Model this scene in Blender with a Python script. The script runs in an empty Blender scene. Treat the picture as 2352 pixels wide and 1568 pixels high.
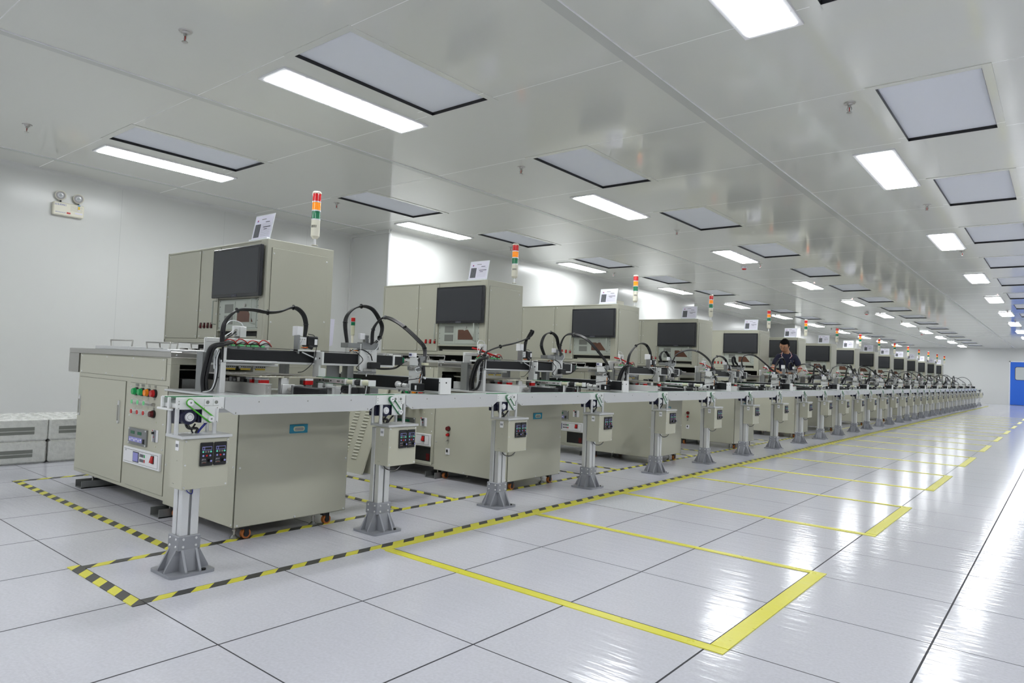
import bpy, math, random
from mathutils import Vector, Matrix
random.seed(7)
C = bpy.context.scene.collection
PI = math.pi
ORD = ['nearest', 'second', 'third', 'fourth', 'fifth', 'sixth', 'seventh', 'eighth', 'ninth', 'tenth', 'eleventh', 'twelfth',
       'thirteenth', 'fourteenth', 'fifteenth', 'sixteenth', 'seventeenth', 'eighteenth', 'nineteenth', 'twentieth']
ORD += ['twenty-' + w for w in ('first', 'second', 'third', 'fourth', 'fifth', 'sixth', 'seventh', 'eighth', 'ninth')]
ORD += ['thirtieth', 'thirty-first', 'thirty-second', 'thirty-third', 'thirty-fourth', 'thirty-fifth', 'thirty-sixth']

# ------------------------------------------------------------------ materials
def lin(c):
    c /= 255.0
    return c / 12.92 if c <= .04045 else ((c + .055) / 1.055) ** 2.4
def rgb(r, g, b): return (lin(r), lin(g), lin(b), 1)
M = {}
def mat(name, col, rough=.5, metal=0., spec=.5, noise=None, trans=0., coat=0., emit=0.):
    m = bpy.data.materials.new(name); m.use_nodes = True
    nt = m.node_tree; b = nt.nodes['Principled BSDF']
    b.inputs['Base Color'].default_value = rgb(*col); b.inputs['Roughness'].default_value = rough
    b.inputs['Metallic'].default_value = metal; b.inputs['Specular IOR Level'].default_value = spec
    b.inputs['Transmission Weight'].default_value = trans; b.inputs['Coat Weight'].default_value = coat
    if emit:
        b.inputs['Emission Color'].default_value = rgb(*col); b.inputs['Emission Strength'].default_value = emit
    if noise:                                  # (scale xyz, amount, roughness amount)
        tc = nt.nodes.new('ShaderNodeTexCoord'); mp = nt.nodes.new('ShaderNodeMapping'); nz = nt.nodes.new('ShaderNodeTexNoise')
        mp.inputs['Scale'].default_value = noise[0]; nz.inputs['Scale'].default_value = 1; nz.inputs['Detail'].default_value = 4
        nt.links.new(tc.outputs['Object'], mp.inputs[0]); nt.links.new(mp.outputs[0], nz.inputs['Vector'])
        mr = nt.nodes.new('ShaderNodeMapRange'); mr.inputs['To Min'].default_value = rough - noise[2]; mr.inputs['To Max'].default_value = rough + noise[2]
        nt.links.new(nz.outputs[0], mr.inputs[0]); nt.links.new(mr.outputs[0], b.inputs['Roughness'])
        if noise[1]:
            mx = nt.nodes.new('ShaderNodeMix'); mx.data_type = 'RGBA'
            k = 1 - noise[1]; c = rgb(*col)
            mx.inputs[6].default_value = (c[0] * k, c[1] * k, c[2] * k, 1); mx.inputs[7].default_value = (min(1, c[0] / k), min(1, c[1] / k), min(1, c[2] / k), 1)
            nt.links.new(nz.outputs[0], mx.inputs[0]); nt.links.new(mx.outputs[2], b.inputs['Base Color'])
    M[name] = m
    return m
mat('paint', (190, 189, 172), .42, noise=((3, 3, 3), .015, .03))
mat('seam', (104, 104, 92), .8)
mat('dark', (24, 24, 22), .7)
mat('aluminium', (228, 229, 230), .34, .7, noise=((4, 90, 90), .012, .04))
mat('alu_white', (236, 237, 236), .38, .2)
mat('plate_edge', (206, 202, 184), .3, .6)
mat('steel', (190, 188, 184), .3, .95, noise=((30, 6, 6), .012, .05))
mat('dull_steel', (150, 152, 152), .42, .8, noise=((20, 20, 20), .1, .08))
mat('cast_grey', (150, 152, 158), .4, .2, noise=((60, 60, 60), .03, .05))
mat('black_alu', (34, 35, 38), .38, .3, noise=((160, 6, 160), .1, .05))
mat('black_plastic', (26, 27, 30), .35)
mat('cable', (20, 20, 22), .33)
mat('screen', (50, 52, 57), .3)
mat('bezel', (36, 37, 42), .25)
mat('white_plastic', (240, 240, 242), .35)
mat('paper', (232, 230, 244), .6)
mat('print', (70, 72, 82), .7)
mat('photo', (92, 94, 98), .6, noise=((60, 60, 60), .4, 0))
mat('ivory', (236, 232, 214), .35)
mat('red', (196, 24, 26), .25); mat('darkred', (92, 16, 20), .25)
mat('orange', (246, 140, 12), .22)
mat('green', (4, 112, 72), .22); mat('lampgreen', (20, 166, 86), .25); mat('mint', (112, 214, 140), .35)
mat('lensred', (206, 22, 28), .12, coat=.6, emit=.12); mat('lensorange', (255, 146, 10), .12, coat=.6, emit=.25); mat('lensgreen', (0, 118, 76), .12, coat=.6, emit=.08)
mat('belt', (78, 176, 40), .4); mat('belt_dark', (40, 122, 74), .4)
mat('navy', (30, 32, 62), .35)
mat('wheel', (178, 104, 50), .4)
mat('teal', (28, 134, 164), .35)
mat('brown', (98, 62, 46), .4)
mat('rack', (186, 192, 182), .45)
mat('redwire', (190, 40, 36), .35); mat('whitewire', (226, 228, 230), .35); mat('bluewire', (34, 48, 160), .35)
mat('lcd', (20, 96, 66), .3); mat('teallight', (100, 210, 180), .3, emit=.2); mat('lilac', (150, 150, 214), .4)
mat('yellow_label', (232, 200, 60), .5)
mat('cream', (206, 206, 178), .35); mat('glassy', (208, 222, 216), .2)
mat('skin', (190, 140, 108), .55); mat('lips', (164, 102, 88), .5); mat('hair', (18, 17, 18), .9, spec=.15); mat('shirt', (26, 28, 54), .8); mat('trousers', (30, 32, 44), .8)
mat('wrap', (218, 219, 214), .28, noise=((22, 22, 22), .06, .15)); mat('grille', (128, 130, 124), .45)
mat('door_blue', (36, 104, 214), .3)
mat('pane', (190, 196, 196), .15)
mat('tape_yellow', (222, 216, 62), .3, noise=((14, 14, 14), .04, .08))
mat('filter_face', (240, 243, 250), .7)
mat('acrylic', (236, 240, 244), .12, coat=.5)

# bubble wrap gets a crumpled surface
def bump(m, scale, dist, strength=.6):
    nt = m.node_tree; b = nt.nodes['Principled BSDF']
    tc = nt.nodes.new('ShaderNodeTexCoord'); mp = nt.nodes.new('ShaderNodeMapping'); mp.inputs['Scale'].default_value = scale
    nz = nt.nodes.new('ShaderNodeTexNoise'); nz.inputs['Scale'].default_value = 1; nz.inputs['Detail'].default_value = 3
    bp = nt.nodes.new('ShaderNodeBump'); bp.inputs['Distance'].default_value = dist; bp.inputs['Strength'].default_value = strength
    nt.links.new(tc.outputs['Object'], mp.inputs[0]); nt.links.new(mp.outputs[0], nz.inputs['Vector'])
    nt.links.new(nz.outputs[0], bp.inputs['Height']); nt.links.new(bp.outputs[0], b.inputs['Normal'])
bump(M['wrap'], (40, 40, 40), .01, .8)

def math_node(nt, op, a, b=None):
    n = nt.nodes.new('ShaderNodeMath'); n.operation = op
    for i, v in enumerate((a, b)):
        if v is None: continue
        if isinstance(v, (int, float)): n.inputs[i].default_value = v
        else: nt.links.new(v, n.inputs[i])
    return n.outputs[0]
def line_mask(nt, co, period, offset, half):
    """1 on thin lines every `period` along the coordinate"""
    t = math_node(nt, 'ADD', co, -offset + period * 200.5)
    t = math_node(nt, 'MODULO', t, period)
    t = math_node(nt, 'SUBTRACT', t, period / 2)
    t = math_node(nt, 'ABSOLUTE', t)
    return math_node(nt, 'LESS_THAN', t, half)

def jointed(name, col, jcol, rough, px, py, bumpspec=None, spec=.5, specks=False, axes='XY'):
    m = mat(name, col, rough, spec=spec); nt = m.node_tree; b = nt.nodes['Principled BSDF']
    tc = nt.nodes.new('ShaderNodeTexCoord'); sp = nt.nodes.new('ShaderNodeSeparateXYZ'); nt.links.new(tc.outputs['Object'], sp.inputs[0])
    msk = None
    for ax, q in (('X', px), ('Y', py), ('Z', None)):
        if q is None: continue
        k = line_mask(nt, sp.outputs[ax], *q)
        msk = k if msk is None else math_node(nt, 'MAXIMUM', msk, k)
    base = rgb(*col)
    mx = nt.nodes.new('ShaderNodeMix'); mx.data_type = 'RGBA'
    mx.inputs[6].default_value = base; mx.inputs[7].default_value = rgb(*jcol)
    if msk is not None: nt.links.new(msk, mx.inputs[0])
    if specks:
        nz = nt.nodes.new('ShaderNodeTexNoise'); nz.inputs['Scale'].default_value = 90; nz.inputs['Detail'].default_value = 2
        nt.links.new(tc.outputs['Object'], nz.inputs['Vector'])
        cr = nt.nodes.new('ShaderNodeMapRange'); cr.inputs['From Min'].default_value = .3; cr.inputs['From Max'].default_value = .7
        cr.inputs['To Min'].default_value = .93; cr.inputs['To Max'].default_value = 1.03
        nt.links.new(nz.outputs[0], cr.inputs[0])
        sc = nt.nodes.new('ShaderNodeVectorMath'); sc.operation = 'SCALE'; sc.inputs[0].default_value = base[:3]
        nt.links.new(cr.outputs[0], sc.inputs['Scale']); nt.links.new(sc.outputs[0], mx.inputs[6])
    nt.links.new(mx.outputs[2], b.inputs['Base Color'])
    if msk is not None:
        rr = math_node(nt, 'MULTIPLY', msk, .5); nt.links.new(math_node(nt, 'ADD', rr, rough), b.inputs['Roughness'])
    if bumpspec: bump(m, *bumpspec)
    return m
jointed('floor_tile', (205, 205, 213), (36, 36, 44), .13, (.6, 0, .0036), (.6, 0, .0026), ((5, 26, 1), .004, .35), specks=True)
jointed('ceiling_panel', (224, 225, 217), (246, 247, 244), .09, None, (1.2, 1.07, .003), ((1.2, 4, 1), .004, .2), spec=.75)
mat('bar', (204, 206, 200), .2)
jointed('wall_panel', (214, 215, 212), (190, 192, 190), .22, None, (1.2, .69, .002), ((3, 1.5, 1), .003, .2))
mat('wall_plain', (214, 215, 212), .22)
bump(M['tape_yellow'], (40, 40, 1), .002, .3)

# hazard tape: diagonal bars
def hazard(name, ang):
    m = mat(name, (222, 216, 62), .35); nt = m.node_tree; b = nt.nodes['Principled BSDF']
    tc = nt.nodes.new('ShaderNodeTexCoord'); sp = nt.nodes.new('ShaderNodeSeparateXYZ'); nt.links.new(tc.outputs['Object'], sp.inputs[0])
    a = math_node(nt, 'MULTIPLY', sp.outputs['X'], ang[0]); c = math_node(nt, 'MULTIPLY', sp.outputs['Y'], ang[1])
    t = math_node(nt, 'ADD', math_node(nt, 'ADD', a, c), 100.)
    t = math_node(nt, 'FRACT', t); t = math_node(nt, 'LESS_THAN', t, .5)
    mx = nt.nodes.new('ShaderNodeMix'); mx.data_type = 'RGBA'; mx.inputs[6].default_value = rgb(222, 216, 62); mx.inputs[7].default_value = rgb(52, 52, 50)
    nt.links.new(t, mx.inputs[0]); nt.links.new(mx.outputs[2], b.inputs['Base Color'])
    M[name] = m
hazard('hazard', (6.6, 6.6))
hazard('hazard_end', (6.6, 6.6))

# lamp diffuser
lm = bpy.data.materials.new('lamp_diffuser'); lm.use_nodes = True
nt = lm.node_tree; b = nt.nodes['Principled BSDF']; b.inputs['Base Color'].default_value = (.9, .9, .9, 1)
b.inputs['Emission Color'].default_value = (.95, .98, 1, 1); b.inputs['Emission Strength'].default_value = 20
M['lamp'] = lm

# ------------------------------------------------------------------ mesh builder
class MB:
    def __init__(s): s.v = []; s.f = []; s.m = []; s.s = []; s.mats = []
    def mi(s, name):
        if name not in s.mats: s.mats.append(name)
        return s.mats.index(name)
    def add(s, vs, fs, mt, smooth=False):
        o = len(s.v); k = s.mi(mt); s.v += [tuple(v) for v in vs]
        for f in fs: s.f.append(tuple(i + o for i in f)); s.m.append(k); s.s.append(smooth)
    def box(s, x0, x1, y0, y1, z0, z1, mt='paint', bev=0):
        if x0 > x1: x0, x1 = x1, x0
        if y0 > y1: y0, y1 = y1, y0
        if z0 > z1: z0, z1 = z1, z0
        b = min(bev, (x1 - x0) * .4, (y1 - y0) * .4, (z1 - z0) * .4)
        if b <= 0:
            vs = [(x, y, z) for x in (x0, x1) for y in (y0, y1) for z in (z0, z1)]
            s.add(vs, [(0, 1, 3, 2), (4, 6, 7, 5), (0, 4, 5, 1), (2, 3, 7, 6), (0, 2, 6, 4), (1, 5, 7, 3)], mt); return
        vs = []; idx = {}
        for i, x in enumerate((x0, x1)):
            for j, y in enumerate((y0, y1)):
                for k, z in enumerate((z0, z1)):
                    sx, sy, sz = (b if i == 0 else -b), (b if j == 0 else -b), (b if k == 0 else -b)
                    idx[i, j, k, 0] = len(vs); vs.append((x, y + sy, z + sz))
                    idx[i, j, k, 1] = len(vs); vs.append((x + sx, y, z + sz))
                    idx[i, j, k, 2] = len(vs); vs.append((x + sx, y + sy, z))
        fs = []
        for i in (0, 1): q = [idx[i, 0, 0, 0], idx[i, 0, 1, 0], idx[i, 1, 1, 0], idx[i, 1, 0, 0]]; fs.append(q if i == 0 else q[::-1])
        for j in (0, 1): q = [idx[0, j, 0, 1], idx[1, j, 0, 1], idx[1, j, 1, 1], idx[0, j, 1, 1]]; fs.append(q if j == 0 else q[::-1])
        for k in (0, 1): q = [idx[0, 0, k, 2], idx[0, 1, k, 2], idx[1, 1, k, 2], idx[1, 0, k, 2]]; fs.append(q if k == 0 else q[::-1])
        for i in (0, 1):
            for j in (0, 1): fs.append([idx[i, j, 0, 0], idx[i, j, 0, 1], idx[i, j, 1, 1], idx[i, j, 1, 0]])
        for i in (0, 1):
            for k in (0, 1): fs.append([idx[i, 0, k, 0], idx[i, 0, k, 2], idx[i, 1, k, 2], idx[i, 1, k, 0]])
        for j in (0, 1):
            for k in (0, 1): fs.append([idx[0, j, k, 1], idx[0, j, k, 2], idx[1, j, k, 2], idx[1, j, k, 1]])
        for i in (0, 1):
            for j in (0, 1):
                for k in (0, 1): fs.append([idx[i, j, k, 0], idx[i, j, k, 1], idx[i, j, k, 2]])
        s.add(vs, fs, mt)
    def cyl(s, p0, p1, r0, mt='aluminium', n=16, r1=None, cap=True):
        p0, p1 = Vector(p0), Vector(p1); r1 = r0 if r1 is None else r1
        d = (p1 - p0).normalized(); a = d.orthogonal().normalized(); b = d.cross(a)
        ring = [(a * math.cos(2 * PI * i / n) + b * math.sin(2 * PI * i / n)) for i in range(n)]
        vs = [p0 + c * r0 for c in ring] + [p1 + c * r1 for c in ring]
        s.add(vs, [(i, (i + 1) % n, n + (i + 1) % n, n + i) for i in range(n)], mt, True)
        if cap: s.add(vs, [tuple(range(n))[::-1], tuple(range(n, 2 * n))], mt)
    def tube(s, pts, r, mt='cable', n=8, steps=5, smooth=True, flat=None):
        P = [Vector(p) for p in pts]; Q = []
        if smooth and len(P) > 2:
            E_ = [P[0] * 2 - P[1]] + P + [P[-1] * 2 - P[-2]]
            for i in range(1, len(E_) - 2):
                for k in range(steps):
                    t = k / steps; a, b, c, d = E_[i - 1], E_[i], E_[i + 1], E_[i + 2]
                    Q.append(.5 * ((2 * b) + (c - a) * t + (2 * a - 5 * b + 4 * c - d) * t * t + (3 * b - a - 3 * c + d) * t ** 3))
            Q.append(P[-1])
        else: Q = P
        up = None; vs = []
        for i, p in enumerate(Q):
            d = (Q[min(i + 1, len(Q) - 1)] - Q[max(i - 1, 0)]).normalized()
            if up is None: up = d.orthogonal().normalized()
            up = (up - d * up.dot(d)).normalized(); sd = d.cross(up)
            for k in range(n):
                a = 2 * PI * k / n; vs.append(p + up * (math.cos(a) * r) + sd * (math.sin(a) * r * (flat or 1)))
        fs = []
        for i in range(len(Q) - 1):
            for k in range(n): fs.append((i * n + k, i * n + (k + 1) % n, (i + 1) * n + (k + 1) % n, (i + 1) * n + k))
        s.add(vs, fs, mt, True)
        s.add(vs, [tuple(range(n))[::-1], tuple(range(len(vs) - n, len(vs)))], mt)
    def prism(s, poly, axis, a0, a1, mt='paint'):
        """poly: 2-D points in the two other axes, in xyz order"""
        n = len(poly); vs = []
        for a in (a0, a1):
            for p, q in poly: vs.append({'x': (a, p, q), 'y': (p, a, q), 'z': (p, q, a)}[axis])
        fs = [tuple(range(n)), tuple(range(n, 2 * n))[::-1]] + [(i, n + i, n + (i + 1) % n, (i + 1) % n) for i in range(n)]
        s.add(vs, fs, mt)
    def sphere(s, c, r, mt, n=14, m=9, sc=(1, 1, 1)):
        vs = []; fs = []
        for j in range(m + 1):
            t = PI * j / m
            for i in range(n):
                a = 2 * PI * i / n; vs.append((c[0] + r * sc[0] * math.sin(t) * math.cos(a), c[1] + r * sc[1] * math.sin(t) * math.sin(a), c[2] + r * sc[2] * math.cos(t)))
        for j in range(m):
            for i in range(n): fs.append((j * n + i, (j + 1) * n + i, (j + 1) * n + (i + 1) % n, j * n + (i + 1) % n))
        s.add(vs, fs, mt, True)
    def screw(s, p, d, r=.006, mt='aluminium'):
        p = Vector(p); d = Vector(d); s.cyl(p, p + d * r * .55, r, mt, 10, r * .7)
    def text(s, txt, size, org, xd, yd, mt='print'):
        cu = bpy.data.curves.new('t', 'FONT'); cu.body = txt; cu.size = size; cu.align_x = 'CENTER'; cu.resolution_u = 1
        o = bpy.data.objects.new('t', cu); C.objects.link(o); bpy.context.view_layer.update()
        me = bpy.data.meshes.new_from_object(o.evaluated_get(bpy.context.evaluated_depsgraph_get()))
        org, xd, yd = Vector(org), Vector(xd), Vector(yd)
        s.add([org + xd * v.co.x + yd * v.co.y for v in me.vertices], [tuple(p.vertices) for p in me.polygons], mt)
        bpy.data.objects.remove(o); bpy.data.curves.remove(cu); bpy.data.meshes.remove(me)
    def obj(s, name, parent=None, off=None):
        o = off or (Vector(root_of(parent)['org']) if parent else Vector((0, 0, 0)))
        me = bpy.data.meshes.new(name); me.from_pydata([(v[0] - o[0], v[1] - o[1], v[2] - o[2]) for v in s.v], [], s.f)
        for k in s.mats: me.materials.append(M[k])
        me.polygons.foreach_set('material_index', s.m); me.polygons.foreach_set('use_smooth', s.s); me.update()
        ob = bpy.data.objects.new(name, me); C.objects.link(ob)
        if parent: ob.parent = parent
        else: ob.location = o if off else (0, 0, 0)
        return ob
def root_of(o):
    while o.parent: o = o.parent
    return o
def root(name, loc, label, cat, group=None):
    o = bpy.data.objects.new(name, None); C.objects.link(o); o.location = loc; o['org'] = tuple(loc); o.empty_display_size = .05
    tag(o, label, cat, group); return o
def tag(o, label=None, cat=None, group=None, kind=None):
    for k, v in (('label', label), ('category', cat), ('group', group), ('kind', kind)):
        if v: o[k] = v
    return o
def one(mb, name, loc, label, cat, group=None):
    """a thing that is a single mesh, its origin at loc"""
    o = mb.obj(name, None, Vector(loc)); tag(o, label, cat, group); return o
def struct(mb, name): o = mb.obj(name); o['kind'] = 'structure'; return o
def kids(o): return [c for c in bpy.data.objects if c.parent == o]
_tree = {}
def tree(o):
    if o.name not in _tree: _tree[o.name] = [(c, kids(c)) for c in kids(o)]
    return _tree[o.name]
def dup(r, dx, dy, label, dz=0):
    t = tree(r)
    n = r.copy(); C.objects.link(n); n.location = r.location + Vector((dx, dy, dz)); n['label'] = label
    for c, gs in t:
        a = c.copy(); C.objects.link(a); a.parent = n
        for g in gs: q = g.copy(); C.objects.link(q); q.parent = a
    return n

# ------------------------------------------------------------------ room shell
XL, XR, YN, YF, ZC = -5.45, 7.3, -7.5, 40.7, 2.8
m = MB(); m.box(XL - .1, XR + .1, YN - .1, YF + .1, -.1, 0, 'floor_tile'); struct(m, 'floor')
FX = [(-3.72, -3.17), (-.9, -.345), (1.82, 2.385), (4.58, 5.13)]
FY = [1.1 + 2.4 * k for k in range(-4, 16)]
FL = 1.18
m = MB(); xs = [XL - .1]
for a, c in FX: xs += [a, c]
xs.append(XR + .1)
def cq(x0, x1, y0, y1): m.box(x0, x1, y0, y1, ZC, ZC + .1, 'ceiling_panel')
for i in range(len(xs) - 1):
    if i % 2 == 0: cq(xs[i], xs[i + 1], YN - .1, YF + .1)
    else:
        y = YN - .1
        for fy in FY: cq(xs[i], xs[i + 1], y, fy); y = fy + FL
        cq(xs[i], xs[i + 1], y, YF + .1)
struct(m, 'ceiling')
# aluminium joint bars of the ceiling, running along the hall
for k in range(4):
    x = 3.595 - 2.84 * k; m = MB(); m.box(x - .035, x + .035, YN, YF, ZC - .004, ZC, 'bar'); m.box(x + .035, x + .04, YN, YF, ZC - .006, ZC, 'white_plastic')
    struct(m, 'trim_%d' % (k + 1))
# walls: the left one steps in and out around boxed columns
BX = -4.6
segs = []
m = MB()
m.box(XL - .1, XL, YN, 5.06, 0, ZC, 'wall_panel')
m.box(XL - .1, BX, 5.06, 15.14, 0, ZC, 'wall_panel')
m.box(XL - .1, XL, 15.14, YF, 0, ZC, 'wall_panel')
m.box(XL, BX, 23.45, 24.1, 0, ZC, 'wall_panel'); m.box(XL, BX, 32.4, 33.05, 0, ZC, 'wall_panel')
struct(m, 'wall_left')
m = MB(); m.box(XR, XR + .1, YN, YF, 0, ZC, 'wall_panel'); struct(m, 'wall_right')
m = MB(); m.box(XL - .1, XR + .1, YN - .1, YN, 0, ZC, 'wall_plain'); struct(m, 'wall_near')
m = MB(); m.box(XL - .1, XR + .1, YF, YF + .1, 0, ZC, 'wall_plain'); struct(m, 'wall_far')
# coved corner strips along the left wall head
def cove(x, y0, y1, k, axis='y'):
    m = MB(); n = 6; r = .05
    poly = [(x, ZC), (x, ZC - r)] + [(x + r - r * math.cos(a), ZC - r + r * math.sin(a)) for a in [PI / 2 * i / n for i in range(1, n + 1)]]
    m.prism(poly, 'y', y0, y1, 'wall_plain'); struct(m, 'trim_%d' % k)
cove(XL, YN, 5.06, 5); cove(BX, 5.06, 15.14, 6); cove(XL, 15.14, 23.45, 7); cove(XL, 24.1, 32.4, 8)
m = MB(); m.box(XL, BX, 5.035, 5.06, ZC - .05, ZC, 'wall_plain'); m.box(XL, XL + .03, 5.03, 5.06, 0, ZC - .05, 'wall_plain'); m.box(BX - .03, BX + .012, 5.045, 5.085, 0, ZC - .05, 'white_plastic', .012)
struct(m, 'trim_9')
# door in the far wall
def rrect(x0, x1, z0, z1, r, n=5):
    P = []
    for cx, cz, a0 in ((x1 - r, z1 - r, 0), (x0 + r, z1 - r, PI / 2), (x0 + r, z0 + r, PI), (x1 - r, z0 + r, 1.5 * PI)):
        for i in range(n + 1): a = a0 + PI / 2 * i / n; P.append((cx + r * math.cos(a), cz + r * math.sin(a)))
    return P
for k, x0 in enumerate((.6, 1.52)):
    m = MB(); m.box(x0, x0 + .9, YF - .05, YF, .015, 2.13, 'door_blue', .006); d = struct(m, 'door_%d' % (k + 1))
    d['label'] = ('left' if k == 0 else 'right') + ' leaf of the bright blue door in the far end wall'
    m = MB(); m.prism(rrect(x0 + .18, x0 + .72, 1.24, 1.9, .09), 'y', YF - .058, YF - .05, 'navy'); f = m.obj('window_frame', None); f.parent = d
    m = MB(); m.prism(rrect(x0 + .2, x0 + .7, 1.26, 1.88, .08), 'y', YF - .061, YF - .058, 'pane'); f2 = m.obj('pane', None); f2.parent = f
m = MB(); m.box(.55, .6, YF - .03, YF, 0, 2.18, 'white_plastic'); m.box(.55, 2.47, YF - .03, YF, 2.13, 2.18, 'white_plastic'); m.box(2.42, 2.47, YF - .03, YF, 0, 2.18, 'white_plastic'); struct(m, 'trim_10')

# ------------------------------------------------------------------ ceiling filters, lamps, sprinklers, detectors
RN = ['the left wall row', 'the row above the machines', 'the row above the aisle', 'the unseen rightmost row']
def make_filter(x0, x1, y0, label):
    r = root('air_filter', (x0, y0, ZC), label, 'air filter', 'flat air filters in the ceiling')
    y1 = y0 + FL; w = .045
    m = MB()
    for a in ((x0 - w, x0 + .004, y0 - w, y1 + w), (x1 - .004, x1 + w, y0 - w, y1 + w), (x0, x1, y0 - w, y0 + .004), (x0, x1, y1 - .004, y1 + w)):
        m.box(a[0], a[1], a[2], a[3], ZC - .004, ZC, 'ceiling_panel')
    m.obj('frame', r)
    m = MB()
    for a in ((x0, x0 + .006, y0, y1), (x1 - .006, x1, y0, y1), (x0, x1, y0, y0 + .006), (x0, x1, y1 - .006, y1)):
        m.box(a[0], a[1], a[2], a[3], ZC - .003, ZC + .02, 'black_plastic')
    m.obj('gasket', r)
    m = MB(); m.box(x0, x1, y0, y1, ZC + .02, ZC + .03, 'filter_face'); m.obj('filter_sheet', r)
    return r
def pos_word(k, base): return ORD[k]
for row, (x0, x1) in enumerate(FX):
    n = 0; proto = None
    for fy in FY:
        vis = fy > 0
        lab = 'recessed pale grey air filter, %s of %s' % (ORD[n] if vis else 'one behind the camera', RN[row])
        if not vis: lab = 'pale grey air filter behind the camera in %s, %s metres back' % (RN[row], ['nine', 'six', 'four', 'one'][FY.index(fy)])
        if proto is None: proto = make_filter(x0, x1, fy, lab); py = fy
        else: dup(proto, 0, fy - py, lab)
        if vis: n += 1
LX = [(-4.2, -3.95), (-1.36, -1.11), (1.43, 1.68), (4.2, 4.45)]  # last row is out of view, added to help light the hall
LY = [1.18, 4.83, 8.57, 12.4, 16.1, 19.8, 23.5, 27.2, 30.9, 34.5, 38.2]
LYB = [-2.5, -6.2]  # unseen lamps behind the camera, added for illumination
def make_lamp(x0, x1, y0, y1, label):
    r = root('ceiling_light', (x0, y0, ZC), label, 'ceiling light', 'flat light panels in the ceiling')
    m = MB(); w = .028; m.prism([(x0 - w, y0 - w), (x1 + w, y0 - w), (x1 + w, y1 + w), (x0 - w, y1 + w)], 'z', ZC - .012, ZC, 'white_plastic')
    for sx in (x0 - w / 2, x1 + w / 2):
        for t in (.12, .5, .88): m.cyl((sx, y0 + (y1 - y0) * t, ZC - .0135), (sx, y0 + (y1 - y0) * t, ZC - .012), .004, 'aluminium', 8)
    m.obj('frame', r)
    m = MB(); m.prism(rrect(x0, x1, y0, y1, .012, 3), 'z', ZC - .016, ZC - .0125, 'lamp'); m.obj('diffuser', r)
    return r
for row, (x0, x1) in enumerate(LX):
    proto = None
    for k, y in enumerate(LY + LYB):
        if row == 2 and k == 0: pass
        if k < len(LY): lab = 'lit white ceiling light, %s of %s' % (ORD[k], RN[row])
        else: lab = 'added ceiling light behind the camera, %s, %s the near wall' % (RN[row], 'closest to' if k == len(LY) + 1 else 'farther from')
        if proto is None: proto = make_lamp(x0, x1, y, y + 1.2, lab); py = y
        else: dup(proto, 0, y - py, lab)
def make_sprinkler(x, y, label):
    r = root('sprinkler', (x, y, ZC), label, 'sprinkler', 'fire sprinkler heads on the ceiling')
    m = MB(); m.cyl((x, y, ZC), (x, y, ZC - .006), .038, 'steel', 20, .034); m.cyl((x, y, ZC - .006), (x, y, ZC - .016), .022, 'steel', 16, .016); m.obj('rose', r)
    m = MB(); m.cyl((x, y, ZC - .016), (x, y, ZC - .03), .01, 'steel', 10); m.tube([(x - .011, y, ZC - .028), (x - .014, y, ZC - .045), (x, y, ZC - .062)], .0025, 'steel', 6)
    m.tube([(x + .011, y, ZC - .028), (x + .014, y, ZC - .045), (x, y, ZC - .062)], .0025, 'steel', 6); m.cyl((x, y, ZC - .062), (x, y, ZC - .065), .017, 'steel', 14); m.obj('yoke', r)
    m = MB(); m.cyl((x, y, ZC - .03), (x, y, ZC - .06), .003, 'red', 8); m.obj('bulb', r)
    return r
sx0 = None
for row, x in enumerate((-3.93, -1.15, 1.64)):
    for k in range(9):
        y = .56 + 3.1 * k + (0 if k < 2 else .15) * (k > 1)
        lab = 'small chrome sprinkler with red bulb, %s of %s' % (ORD[k], ['the line beside the left wall', 'the line above the machines', 'the line above the aisle'][row])
        if sx0 is None: sx0 = make_sprinkler(x, y, lab); sxy = (x, y)
        else: dup(sx0, x - sxy[0], y - sxy[1], lab)
det = None
for k, (x, y) in enumerate(((-1.49, 10.2), (-1.5, 19.4), (-1.5, 28.6))):
    if det is None:
        det = root('smoke_alarm', (x, y, ZC), 'x', 'smoke alarm', 'round smoke alarms on the ceiling')
        m = MB(); m.cyl((x, y, ZC), (x, y, ZC - .035), .055, 'white_plastic', 20, .05); m.obj('housing', det)
        m = MB(); m.cyl((x, y, ZC - .035), (x, y, ZC - .055), .042, 'red', 20, .03); m.obj('sounder', det); dxy = (x, y)
        det['label'] = 'round white ceiling alarm with a red underside, nearest one above the machines'
    else: dup(det, x - dxy[0], y - dxy[1], 'round white ceiling alarm with a red underside, %s one above the machines' % ['', 'middle', 'farthest'][k])

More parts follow.
